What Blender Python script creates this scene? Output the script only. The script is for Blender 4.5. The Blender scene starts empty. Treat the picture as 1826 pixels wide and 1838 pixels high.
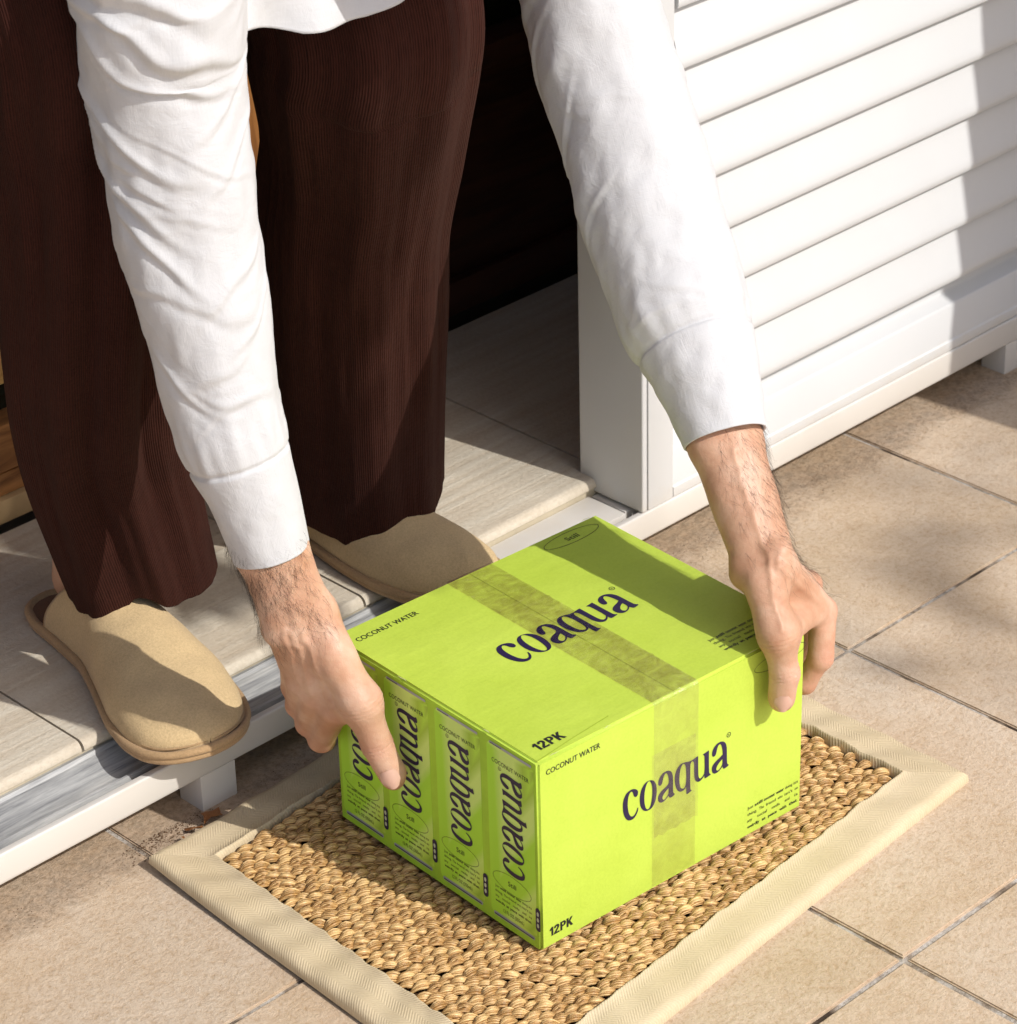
import bpy, bmesh, math, random
import numpy as np
from mathutils import Vector, Matrix, Euler

S = bpy.context.scene
COL = S.collection
R = math.radians
rnd = random.Random(11)

# ------------------------------------------------------------------ camera, world, sun, exposure
cam = bpy.data.cameras.new('camera')
cam.sensor_fit = 'VERTICAL'; cam.sensor_height = 24.0; cam.lens = 5574.0 * 24 / 1838
cam.clip_start = 0.05; cam.clip_end = 400
cam.dof.use_dof = True; cam.dof.focus_distance = 2.28; cam.dof.aperture_fstop = 14
camo = bpy.data.objects.new('camera', cam); COL.objects.link(camo)
camo.location = (-1.4066, -1.3585, 1.3594); camo.rotation_euler = (1.0551, 0.0233, -0.7814)
S.camera = camo
SUN_TO = Vector((0.17, -1.0, 0.92)).normalized()          # direction towards the sun
w = bpy.data.worlds.new('World'); S.world = w; w.use_nodes = True
nt = w.node_tree
sky = nt.nodes.new('ShaderNodeTexSky'); sky.sky_type = 'NISHITA'; sky.sun_disc = False
sky.sun_elevation = math.asin(SUN_TO.z); sky.sun_rotation = math.atan2(SUN_TO.x, SUN_TO.y)
sky.air_density = 0.8; sky.dust_density = 2.2; sky.ozone_density = 0.3
bg = nt.nodes['Background']; bg.inputs['Strength'].default_value = 0.15
nt.links.new(sky.outputs[0], bg.inputs['Color'])
sl = bpy.data.lights.new('sun', 'SUN'); sl.energy = 3.7; sl.angle = R(0.5); sl.color = (1.0, 0.955, 0.89)
so = bpy.data.objects.new('sun', sl); COL.objects.link(so)
so.rotation_euler = SUN_TO.to_track_quat('Z', 'Y').to_euler(); so.location = (0.6, -5, 4.5)
S.view_settings.view_transform = 'Standard'; S.view_settings.look = 'None'
S.view_settings.exposure = -0.11; S.view_settings.gamma = 1.0; S.view_settings.use_curve_mapping = False

# ------------------------------------------------------------------ helpers
def link(name, me, mat=None, parent=None, loc=None):
    o = bpy.data.objects.new(name, me); COL.objects.link(o)
    if mat is not None and me is not None:
        me.materials.clear(); me.materials.append(mat)
    if parent is not None: o.parent = parent
    if loc is not None: o.location = loc
    return o
def empty(name, loc=(0, 0, 0), rz=0):
    o = bpy.data.objects.new(name, None); COL.objects.link(o); o.location = loc; o.rotation_euler.z = rz
    o.empty_display_size = .05
    return o
def tag(o, label=None, cat=None, group=None, kind=None):
    if label: o['label'] = label
    if cat: o['category'] = cat
    if group: o['group'] = group
    if kind: o['kind'] = kind
    return o
def mesh(name, V, F, uv=None, smooth=False):
    me = bpy.data.meshes.new(name); me.from_pydata([tuple(map(float, v)) for v in V], [], F); me.update()
    if uv is not None:
        l = me.uv_layers.new(name='UV')
        idx = np.zeros(len(me.loops), dtype=np.int32); me.loops.foreach_get('vertex_index', idx)
        l.data.foreach_set('uv', np.asarray(uv, dtype=np.float32)[idx].ravel())
    if smooth: me.polygons.foreach_set('use_smooth', [True] * len(me.polygons))
    return me
def fastmesh(name, V, Q, smooth=True, uv=None):
    me = bpy.data.meshes.new(name)
    V = np.asarray(V, dtype=np.float32); Q = np.asarray(Q, dtype=np.int32); k = Q.shape[1]
    me.vertices.add(len(V)); me.vertices.foreach_set('co', V.ravel())
    me.loops.add(Q.size); me.loops.foreach_set('vertex_index', Q.ravel())
    me.polygons.add(len(Q)); me.polygons.foreach_set('loop_start', np.arange(0, Q.size, k, dtype=np.int32))
    me.update(calc_edges=True); me.validate()
    if uv is not None:
        l = me.uv_layers.new(name='UV'); l.data.foreach_set('uv', np.asarray(uv, dtype=np.float32)[Q.ravel()].ravel())
    if smooth: me.polygons.foreach_set('use_smooth', np.ones(len(me.polygons), dtype=bool))
    return me
class MB:
    def __init__(s): s.V = []; s.F = []
    def add(s, V, F):
        n = len(s.V); s.V += [tuple(v) for v in V]; s.F += [tuple(i + n for i in f) for f in F]; return s
    def box(s, a, b):
        (x0, y0, z0), (x1, y1, z1) = a, b
        return s.add([(x0,y0,z0),(x1,y0,z0),(x1,y1,z0),(x0,y1,z0),(x0,y0,z1),(x1,y0,z1),(x1,y1,z1),(x0,y1,z1)],
                     [(0,3,2,1),(4,5,6,7),(0,1,5,4),(1,2,6,5),(2,3,7,6),(3,0,4,7)])
    def prism_x(s, prof, x0, x1):            # closed profile of (y,z), extruded along x
        n = len(prof)
        V = [(x0, y, z) for y, z in prof] + [(x1, y, z) for y, z in prof]
        F = [(i, (i+1) % n, n + (i+1) % n, n + i) for i in range(n)] + [tuple(range(n-1, -1, -1)), tuple(range(n, 2*n))]
        return s.add(V, F)
    def obj(s, name, mat, parent=None, bevel=0, smooth=False, seg=2, loc=None):
        me = bpy.data.meshes.new(name); me.from_pydata(s.V, [], s.F); me.update()
        bm = bmesh.new(); bm.from_mesh(me); bmesh.ops.recalc_face_normals(bm, faces=bm.faces)
        if bevel:
            es = [e for e in bm.edges if len(e.link_faces) == 2 and e.calc_face_angle(0) > .5]
            bmesh.ops.bevel(bm, geom=es, offset=bevel, segments=seg, profile=.6, affect='EDGES')
            smooth = True
        bm.to_mesh(me); bm.free()
        if smooth: me.polygons.foreach_set('use_smooth', [True]*len(me.polygons))
        o = link(name, me, mat, parent, loc)
        if smooth:
            me.set_sharp_from_angle(angle=R(38)) if hasattr(me, 'set_sharp_from_angle') else None
        return o
def _hash(ix, iy, iz, seed):
    h = (ix * 374761393 + iy * 668265263 + iz * 2147483647 + seed * 974711) & 0xffffffff
    h = ((h ^ (h >> 13)) * 1274126177) & 0xffffffff
    return ((h ^ (h >> 16)) & 0xffff).astype(np.float64) / 65535.0
def vnoise(P, scale=1.0, seed=0):            # value noise in [-1,1]
    P = np.asarray(P, dtype=np.float64) * scale
    if P.shape[-1] == 2: P = np.concatenate([P, np.zeros(P.shape[:-1] + (1,))], -1)
    I = np.floor(P).astype(np.int64); f = P - I; f = f*f*(3-2*f)
    r = 0
    for dx in (0, 1):
        for dy in (0, 1):
            for dz in (0, 1):
                wgt = (f[..., 0] if dx else 1-f[..., 0])*(f[..., 1] if dy else 1-f[..., 1])*(f[..., 2] if dz else 1-f[..., 2])
                r = r + wgt*_hash(I[..., 0]+dx, I[..., 1]+dy, I[..., 2]+dz, seed)
    return r*2-1
def grid_faces(nu, nv, wrap_u=False):
    F = []
    U = nu if wrap_u else nu-1
    i, j = np.meshgrid(np.arange(U), np.arange(nv-1), indexing='ij')
    a = i*nv + j; b = ((i+1) % nu)*nv + j
    return np.stack([a, b, b+1, a+1], -1).reshape(-1, 4)
def catmull(pts, n):                          # dense interpolation of a control polyline (rows of any width)
    P = np.asarray(pts, float); m = len(P)
    t = np.linspace(0, m-1, n); i = np.clip(np.floor(t).astype(int), 0, m-2); f = (t-i)[:, None]
    g = lambda k: P[np.clip(k, 0, m-1)]
    p0, p1, p2, p3 = g(i-1), g(i), g(i+1), g(i+2)
    return .5*((2*p1)+(-p0+p2)*f+(2*p0-5*p1+4*p2-p3)*f*f+(-p0+3*p1-3*p2+p3)*f**3)

# ------------------------------------------------------------------ materials
def new_mat(name):
    m = bpy.data.materials.new(name); m.use_nodes = True
    return m, m.node_tree, m.node_tree.nodes['Principled BSDF']
def nd(nt, typ, **kw):
    n = nt.nodes.new(typ)
    for k, v in kw.items():
        if k in n.inputs: n.inputs[k].default_value = v
        else: setattr(n, k, v)
    return n
def ramp(nt, fac, stops):
    r = nt.nodes.new('ShaderNodeValToRGB'); e = r.color_ramp.elements
    while len(e) < len(stops): e.new(.5)
    for el, (p, c) in zip(e, stops): el.position = p; el.color = (*c, 1) if len(c) == 3 else c
    nt.links.new(fac, r.inputs[0]); return r.outputs[0]
def coord(nt, kind='Object', scale=(1, 1, 1), rot=(0, 0, 0)):
    tc = nt.nodes.new('ShaderNodeTexCoord'); mp = nt.nodes.new('ShaderNodeMapping')
    mp.inputs['Scale'].default_value = scale; mp.inputs['Rotation'].default_value = rot
    nt.links.new(tc.outputs[kind], mp.inputs[0]); return mp.outputs[0]
def noise(nt, vec, scale, detail=4, rough=.55, dist=0):
    n = nt.nodes.new('ShaderNodeTexNoise'); n.inputs['Scale'].default_value = scale; n.inputs['Detail'].default_value = detail
    n.inputs['Roughness'].default_value = rough; n.inputs['Distortion'].default_value = dist
    if vec is not None: nt.links.new(vec, n.inputs['Vector'])
    return n.outputs['Fac']
def mixc(nt, fac, a, b, mode='MIX'):
    m = nt.nodes.new('ShaderNodeMix'); m.data_type = 'RGBA'; m.blend_type = mode
    for sock, v in ((m.inputs['Factor'], fac), (m.inputs['A'], a), (m.inputs['B'], b)):
        if hasattr(v, 'is_linked'): nt.links.new(v, sock)
        else: sock.default_value = v if isinstance(v, (int, float)) else (*v, 1)
    # float Factor / colour A,B sockets are the right ones in RGBA mode
    return m.outputs['Result']
def mixrgb(nt, fac, a, b, mode='MIX'):
    m = nt.nodes.new('ShaderNodeMixRGB'); m.blend_type = mode
    for i, v in enumerate((fac, a, b)):
        if hasattr(v, 'is_linked'): nt.links.new(v, m.inputs[i])
        else: m.inputs[i].default_value = v if i == 0 else (*v, 1)
    return m.outputs[0]
def math_(nt, op, a, b=0.0):
    m = nt.nodes.new('ShaderNodeMath'); m.operation = op
    for i, v in enumerate((a, b)):
        if hasattr(v, 'is_linked'): nt.links.new(v, m.inputs[i])
        else: m.inputs[i].default_value = v
    return m.outputs[0]
def bump(nt, bs, h, dist, strength=1.0, prev=None):
    b = nt.nodes.new('ShaderNodeBump'); b.inputs['Strength'].default_value = strength; b.inputs['Distance'].default_value = dist
    nt.links.new(h, b.inputs['Height'])
    if prev is not None: nt.links.new(prev, b.inputs['Normal'])
    if bs is not None: nt.links.new(b.outputs[0], bs.inputs['Normal'])
    return b.outputs[0]
def setp(bs, **kw):
    for k, v in kw.items():
        k = k.replace('_', ' ')
        if k in bs.inputs: bs.inputs[k].default_value = (*v, 1) if isinstance(v, tuple) and len(v) == 3 else v

def mat_tile():
    m, nt, bs = new_mat('patio_tile_stone')
    v = coord(nt)
    oi = nt.nodes.new('ShaderNodeObjectInfo')
    tc = nt.nodes.new('ShaderNodeNewGeometry')
    big = noise(nt, tc.outputs['Position'], 5.5, 5, .6, .4)
    fine = noise(nt, tc.outputs['Position'], 240, 4, .75)
    mid = noise(nt, tc.outputs['Position'], 75, 5, .75)
    c1 = ramp(nt, big, [(.3, (.545, .425, .295)), (.5, (.605, .49, .37)), (.72, (.63, .54, .44))])
    c2 = ramp(nt, mid, [(.3, (.80, .70, .60)), (.55, (1, 1, 1)), (.75, (1.08, 1.07, 1.06))])
    c3 = ramp(nt, fine, [(.36, (.84, .77, .68)), (.5, (1, 1, 1)), (.66, (1.07, 1.07, 1.07))])
    c = mixrgb(nt, .55, c1, c2, 'MULTIPLY'); c = mixrgb(nt, .8, c, c3, 'MULTIPLY')
    tint = ramp(nt, oi.outputs['Random'], [(0, (.93, .92, .90)), (1, (1.04, 1.03, 1.02))])
    c = mixrgb(nt, 1, c, tint, 'MULTIPLY')
    # soil stain that hugs the threshold at the back of the patio (world y about 0.16 to 0.25)
    sx = nt.nodes.new('ShaderNodeSeparateXYZ'); nt.links.new(tc.outputs['Position'], sx.inputs[0])
    n2 = noise(nt, tc.outputs['Position'], 16, 6, .75, 1.0)
    dd = math_(nt, 'ADD', math_(nt, 'MULTIPLY', math_(nt, 'SUBTRACT', sx.outputs['Y'], .185), 16.0), math_(nt, 'MULTIPLY', n2, 1.5))
    st = ramp(nt, dd, [(.62, (0, 0, 0)), (1.0, (1, 1, 1))])
    n3 = noise(nt, tc.outputs['Position'], 120, 4, .8)
    stc = ramp(nt, n3, [(.4, (.05, .028, .014)), (.6, (.36, .24, .15))])
    c = mixrgb(nt, math_(nt, 'MULTIPLY', st, .42), c, stc)
    nt.links.new(c, bs.inputs['Base Color'])
    nt.links.new(ramp(nt, mid, [(.2, (.75,)*3), (.8, (.5,)*3)]), bs.inputs['Roughness'])
    setp(bs, Specular_IOR_Level=.35)
    p = bump(nt, None, mid, .0035, .45)
    bump(nt, bs, fine, .0016, .6, p)
    return m
def mat_grout():
    m, nt, bs = new_mat('grout')
    g = nt.nodes.new('ShaderNodeNewGeometry').outputs['Position']
    a = noise(nt, g, 14, 4, .6); b = noise(nt, g, 180, 4, .8)
    c = ramp(nt, a, [(.40, (.07, .045, .03)), (.47, (.32, .26, .20)), (.54, (.60, .57, .53))])
    c = mixrgb(nt, .8, c, ramp(nt, b, [(.35, (.45, .4, .35)), (.6, (1, 1, 1))]), 'MULTIPLY')
    nt.links.new(c, bs.inputs['Base Color']); setp(bs, Roughness=.9)
    bump(nt, bs, b, .003, .8)
    return m
def mat_sill():
    m, nt, bs = new_mat('grooved_step_tile')
    g = nt.nodes.new('ShaderNodeNewGeometry').outputs['Position']
    mp = nt.nodes.new('ShaderNodeMapping'); mp.inputs['Scale'].default_value = (5, 110, 30); nt.links.new(g, mp.inputs[0])
    st = noise(nt, mp.outputs[0], 1.0, 5, .65)
    mp2 = nt.nodes.new('ShaderNodeMapping'); mp2.inputs['Scale'].default_value = (6, 30, 10); nt.links.new(g, mp2.inputs[0])
    s2 = noise(nt, mp2.outputs[0], 1.0, 4, .6)
    f = noise(nt, g, 230, 3, .7)
    c = ramp(nt, st, [(.3, (.57, .50, .40)), (.5, (.62, .565, .47)), (.7, (.66, .62, .53))])
    c = mixrgb(nt, .35, c, ramp(nt, s2, [(.35, (.86, .78, .70)), (.6, (1, 1, 1))]), 'MULTIPLY')
    c = mixrgb(nt, .5, c, ramp(nt, f, [(.35, (.8, .78, .74)), (.6, (1, 1, 1))]), 'MULTIPLY')
    nt.links.new(c, bs.inputs['Base Color']); setp(bs, Roughness=.62, Specular_IOR_Level=.35)
    p = bump(nt, None, st, .0025, .5); bump(nt, bs, f, .0012, .6, p)
    return m
def mat_white(name, base=(.70, .705, .705), rough=.38, dirt=True):
    m, nt, bs = new_mat(name)
    g = nt.nodes.new('ShaderNodeNewGeometry').outputs['Position']
    n = noise(nt, g, 6, 5, .6, .5)
    c = ramp(nt, n, [(.3, tuple(b*.96 for b in base)), (.6, base)])
    if dirt:
        sx = nt.nodes.new('ShaderNodeSeparateXYZ'); nt.links.new(g, sx.inputs[0])
        n2 = noise(nt, g, 45, 5, .7)
        d = math_(nt, 'ADD', math_(nt, 'MULTIPLY', math_(nt, 'SUBTRACT', .078, sx.outputs['Z']), 22.0), math_(nt, 'MULTIPLY', n2, .7))
        d = ramp(nt, d, [(.50, (0, 0, 0)), (.95, (1, 1, 1))])
        c = mixrgb(nt, math_(nt, 'MULTIPLY', d, .28), c, (.62, .50, .34))
    nt.links.new(c, bs.inputs['Base Color']); setp(bs, Roughness=rough, Specular_IOR_Level=.4)
    bump(nt, bs, noise(nt, g, 25, 3, .5), .002, .12)
    return m
def mat_track():
    m, nt, bs = new_mat('weathered_track_metal')
    g = nt.nodes.new('ShaderNodeNewGeometry').outputs['Position']
    mp = nt.nodes.new('ShaderNodeMapping'); mp.inputs['Scale'].default_value = (9, 170, 90); nt.links.new(g, mp.inputs[0])
    a = noise(nt, mp.outputs[0], 1, 5, .7, .4)
    mp2 = nt.nodes.new('ShaderNodeMapping'); mp2.inputs['Scale'].default_value = (12, 60, 60); nt.links.new(g, mp2.inputs[0])
    b = noise(nt, mp2.outputs[0], 1, 4, .6)
    c = ramp(nt, a, [(.28, (.13, .13, .14)), (.42, (.34, .35, .36)), (.55, (.50, .51, .51)), (.7, (.68, .68, .66))])
    c = mixrgb(nt, .5, c, ramp(nt, b, [(.35, (.55, .55, .56)), (.6, (1, 1, 1))]), 'MULTIPLY')
    nt.links.new(c, bs.inputs['Base Color']); setp(bs, Roughness=.34, Metallic=.15)
    bump(nt, bs, a, .0008, .4)
    return m
def mat_plain(name, col, rough=.6, bumps=None, metal=0, spec=.4):
    m, nt, bs = new_mat(name)
    g = coord(nt)
    n = noise(nt, g, 18, 5, .6)
    c = ramp(nt, n, [(.3, tuple(x*.82 for x in col)), (.65, tuple(min(1, x*1.08) for x in col))])
    nt.links.new(c, bs.inputs['Base Color']); setp(bs, Roughness=rough, Metallic=metal, Specular_IOR_Level=spec)
    if bumps: bump(nt, bs, noise(nt, g, bumps[0], 4, .6), bumps[1], .5)
    return m
def mat_wood(name, dark, light, rough=.4, axis='X'):
    m, nt, bs = new_mat(name)
    g = nt.nodes.new('ShaderNodeNewGeometry').outputs['Position']
    mp = nt.nodes.new('ShaderNodeMapping')
    mp.inputs['Scale'].default_value = (4, 40, 40) if axis == 'X' else (40, 40, 4)
    nt.links.new(g, mp.inputs[0])
    a = noise(nt, mp.outputs[0], 1, 6, .65, 1.2)
    c = ramp(nt, a, [(.3, dark), (.6, light)])
    nt.links.new(c, bs.inputs['Base Color']); setp(bs, Roughness=rough)
    bump(nt, bs, a, .001, .4)
    return m
def mat_box():
    m, nt, bs = new_mat('lime_printed_cardboard')
    v = coord(nt)
    mp = nt.nodes.new('ShaderNodeMapping'); mp.inputs['Scale'].default_value = (9, 170, 9); nt.links.new(v, mp.inputs[0])
    fl = noise(nt, mp.outputs[0], 1, 3, .6)
    f2 = noise(nt, v, 420, 3, .7); bg_ = noise(nt, v, 9, 4, .6)
    c = ramp(nt, bg_, [(.3, (.485, .635, .070)), (.65, (.54, .69, .092))])
    c = mixrgb(nt, .45, c, ramp(nt, f2, [(.35, (.86, .90, .8)), (.6, (1, 1, 1))]), 'MULTIPLY')
    c = mixrgb(nt, .07, c, ramp(nt, fl, [(.35, (.82, .86, .75)), (.6, (1, 1, 1))]), 'MULTIPLY')
    nt.links.new(c, bs.inputs['Base Color']); setp(bs, Roughness=.62, Specular_IOR_Level=.3)
    p = bump(nt, None, fl, .0008, .3); p = bump(nt, None, bg_, .012, .25, p); bump(nt, bs, f2, .0005, .3, p)
    return m
def mat_tape(name='clear_packing_tape', k=1.0):
    m, nt, bs = new_mat(name)
    T_ = lambda c: tuple(1-(1-q)*k for q in c)
    v = coord(nt)
    mp = nt.nodes.new('ShaderNodeMapping'); mp.inputs['Scale'].default_value = (50, 420, 60); nt.links.new(v, mp.inputs[0])
    st = noise(nt, mp.outputs[0], 1, 3, .6)
    n = noise(nt, v, 45, 6, .75, 2.2); big = noise(nt, v, 15, 3, .6, .5); cr = noise(nt, v, 120, 4, .75)
    c = ramp(nt, n, [(.38, T_((.76, .69, .74))), (.60, T_((.955, .92, .94)))])
    c = mixrgb(nt, .5, c, ramp(nt, st, [(.36, T_((.88, .84, .90))), (.5, (1, 1, 1))]), 'MULTIPLY')
    c = mixrgb(nt, .8, c, ramp(nt, big, [(.42, (1, 1, 1)), (.58, T_((.90, .86, .90)))]), 'MULTIPLY')
    tr = nt.nodes.new('ShaderNodeBsdfTransparent'); nt.links.new(c, tr.inputs['Color'])
    gl = nt.nodes.new('ShaderNodeBsdfGlossy'); gl.inputs['Roughness'].default_value = .26
    ge = nt.nodes.new('ShaderNodeNewGeometry'); mx = nt.nodes.new('ShaderNodeMixShader')
    p = bump(nt, None, big, .010, .5); p = bump(nt, None, st, .0012, .6, p); p = bump(nt, None, cr, .0016, .6, p)
    nt.links.new(p, gl.inputs['Normal'])
    nt.links.new(math_(nt, 'MULTIPLY', math_(nt, 'SUBTRACT', 1.0, ge.outputs['Backfacing']), .085), mx.inputs[0]); nt.links.new(tr.outputs[0], mx.inputs[1]); nt.links.new(gl.outputs[0], mx.inputs[2])
    nt.links.new(mx.outputs[0], nt.nodes['Material Output'].inputs['Surface'])
    return m
def mat_skin():
    m, nt, bs = new_mat('skin')
    g = nt.nodes.new('ShaderNodeNewGeometry').outputs['Position']
    a = noise(nt, g, 22, 4, .6, .5); b = noise(nt, g, 90, 4, .65); f = noise(nt, g, 420, 3, .7)
    c = ramp(nt, a, [(.3, (.50, .275, .170)), (.5, (.60, .365, .245)), (.7, (.69, .47, .345))])
    c = mixrgb(nt, .5, c, ramp(nt, b, [(.35, (.90, .78, .74)), (.6, (1, 1, 1))]), 'MULTIPLY')
    at = nt.nodes.new('ShaderNodeAttribute'); at.attribute_name = 'flush'
    c = mixrgb(nt, at.outputs['Fac'], c, (.56, .20, .145))
    nt.links.new(c, bs.inputs['Base Color'])
    setp(bs, Roughness=.46, Specular_IOR_Level=.42)
    bs.inputs['Subsurface Weight'].default_value = .12; bs.inputs['Subsurface Radius'].default_value = (.006, .0022, .0012)
    bs.inputs['Subsurface Scale'].default_value = 1.0
    vo = nt.nodes.new('ShaderNodeTexVoronoi'); vo.feature = 'DISTANCE_TO_EDGE'; vo.inputs['Scale'].default_value = 700
    nt.links.new(g, vo.inputs['Vector'])
    p = bump(nt, None, vo.outputs['Distance'], .0006, .25); p = bump(nt, None, b, .0016, .35, p); bump(nt, bs, f, .0004, .4, p)
    return m
def mat_linen():
    m, nt, bs = new_mat('white_gauze_linen')
    uv = coord(nt, 'UV')
    def thread(sc):
        mp = nt.nodes.new('ShaderNodeMapping'); mp.inputs['Scale'].default_value = sc; nt.links.new(uv, mp.inputs[0])
        return noise(nt, mp.outputs[0], 1, 2, .5)
    a = thread((1400, 60, 1)); b = thread((60, 1400, 1)); c_ = noise(nt, uv, 60, 5, .65, .6); w_ = noise(nt, uv, 14, 3, .55, .8)
    h = math_(nt, 'ADD', a, b)
    col = ramp(nt, h, [(.7, (.68, .695, .72)), (1.15, (.71, .725, .75))])
    nt.links.new(col, bs.inputs['Base Color']); setp(bs, Roughness=.85, Specular_IOR_Level=.15)
    bs.inputs['Sheen Weight'].default_value = .15
    p = bump(nt, None, h, .0005, .25); p = bump(nt, None, c_, .0020, .5, p); p = bump(nt, bs, w_, .007, .30, p)
    tl = nt.nodes.new('ShaderNodeBsdfTranslucent'); tl.inputs['Color'].default_value = (.8, .78, .78, 1)
    mx = nt.nodes.new('ShaderNodeMixShader'); mx.inputs[0].default_value = .16
    nt.links.new(p, tl.inputs['Normal'])
    nt.links.new(bs.outputs[0], mx.inputs[1]); nt.links.new(tl.outputs[0], mx.inputs[2])
    nt.links.new(mx.outputs[0], nt.nodes['Material Output'].inputs['Surface'])
    return m
def mat_crepe():
    m, nt, bs = new_mat('brown_crepe_cotton')
    uv = coord(nt, 'UV')
    def wv(sc, d, x=(1, 1, 1)):
        mp = nt.nodes.new('ShaderNodeMapping'); mp.inputs['Scale'].default_value = x; nt.links.new(uv, mp.inputs[0])
        w_ = nt.nodes.new('ShaderNodeTexWave'); w_.inputs['Scale'].default_value = sc; w_.inputs['Distortion'].default_value = d
        w_.inputs['Detail'].default_value = 2; w_.inputs['Detail Scale'].default_value = .3
        nt.links.new(mp.outputs[0], w_.inputs['Vector']); return w_.outputs['Fac']
    rib = wv(165, 3.0, (1, .10, 1)); 
    mp = nt.nodes.new('ShaderNodeMapping'); mp.inputs['Scale'].default_value = (250, 420, 1); nt.links.new(uv, mp.inputs[0])
    cr = noise(nt, mp.outputs[0], 1, 2, .5); bg_ = noise(nt, uv, 26, 4, .6)
    h = math_(nt, 'ADD', math_(nt, 'MULTIPLY', rib, .8), cr)
    c = ramp(nt, h, [(.35, (.020, .0056, .0037)), (1.2, (.044, .0132, .0090))])
    c = mixrgb(nt, .4, c, ramp(nt, bg_, [(.35, (.7, .68, .66)), (.65, (1.1, 1.1, 1.1))]), 'MULTIPLY')
    nt.links.new(c, bs.inputs['Base Color']); setp(bs, Roughness=.9, Specular_IOR_Level=.12)
    bs.inputs['Sheen Weight'].default_value = .05; bs.inputs['Sheen Tint'].default_value = (.75, .45, .35, 1)
    mq = nt.nodes.new('ShaderNodeMapping'); mq.inputs['Scale'].default_value = (70, 9, 1); nt.links.new(uv, mq.inputs[0]); cn = noise(nt, mq.outputs[0], 1, 4, .7, .5)
    p = bump(nt, None, bg_, .005, .35); p = bump(nt, None, cn, .003, .6, p); bump(nt, bs, h, .0010, .6, p)
    return m
def mat_suede(name, col):
    m, nt, bs = new_mat(name)
    v = coord(nt)
    a = noise(nt, v, 600, 3, .8); b = noise(nt, v, 14, 5, .6)
    c = ramp(nt, b, [(.3, tuple(x*.84 for x in col)), (.65, col)])
    c = mixrgb(nt, .7, c, ramp(nt, a, [(.3, (.72, .70, .66)), (.6, (1.05, 1.05, 1.05))]), 'MULTIPLY')
    nt.links.new(c, bs.inputs['Base Color']); setp(bs, Roughness=.92, Specular_IOR_Level=.12)
    bs.inputs['Sheen Weight'].default_value = .2
    p = bump(nt, None, b, .006, .25); bump(nt, bs, a, .0008, .6, p)
    return m
def mat_jute():
    m, nt, bs = new_mat('jute_fibre')
    uv = coord(nt, 'UV')
    mp = nt.nodes.new('ShaderNodeMapping'); mp.inputs['Scale'].default_value = (1.2, 34, 1); nt.links.new(uv, mp.inputs[0])
    a = noise(nt, mp.outputs[0], 1, 4, .7, .3)
    g = nt.nodes.new('ShaderNodeNewGeometry').outputs['Position']; b = noise(nt, g, 70, 3, .6)
    oi = nt.nodes.new('ShaderNodeObjectInfo')
    c = ramp(nt, a, [(.35, (.11, .043, .011)), (.46, (.48, .262, .088)), (.58, (.86, .62, .30))])
    c = mixrgb(nt, .6, c, ramp(nt, b, [(.35, (.75, .66, .55)), (.62, (1.1, 1.08, 1.05))]), 'MULTIPLY')
    nt.links.new(c, bs.inputs['Base Color']); setp(bs, Roughness=.36, Specular_IOR_Level=.55)
    bump(nt, bs, a, .0012, .9)
    return m
def mat_twill():
    m, nt, bs = new_mat('herringbone_cotton_tape')
    uv = nt.nodes.new('ShaderNodeTexCoord').outputs['UV']
    sx = nt.nodes.new('ShaderNodeSeparateXYZ'); nt.links.new(uv, sx.inputs[0])
    zig = math_(nt, 'PINGPONG', sx.outputs['Y'], .0095)
    ph = math_(nt, 'MULTIPLY', math_(nt, 'ADD', math_(nt, 'MULTIPLY', zig, .9), sx.outputs['X']), 2*math.pi/.0026)
    h = math_(nt, 'SINE', ph)
    n = noise(nt, uv, 500, 3, .6); n2 = noise(nt, uv, 12, 4, .6)
    c = ramp(nt, n2, [(.3, (.60, .495, .325)), (.65, (.68, .575, .40))])
    c = mixrgb(nt, .5, c, ramp(nt, math_(nt, 'ADD', math_(nt, 'MULTIPLY', h, .5), .5), [(.0, (.88, .85, .80)), (.6, (1, 1, 1))]), 'MULTIPLY')
    c = mixrgb(nt, .5, c, ramp(nt, n, [(.3, (.85, .83, .8)), (.6, (1, 1, 1))]), 'MULTIPLY')
    nt.links.new(c, bs.inputs['Base Color']); setp(bs, Roughness=.88, Specular_IOR_Level=.15)
    p = bump(nt, None, n2, .004, .3); bump(nt, bs, h, .00022, .5, p)
    return m
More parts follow.
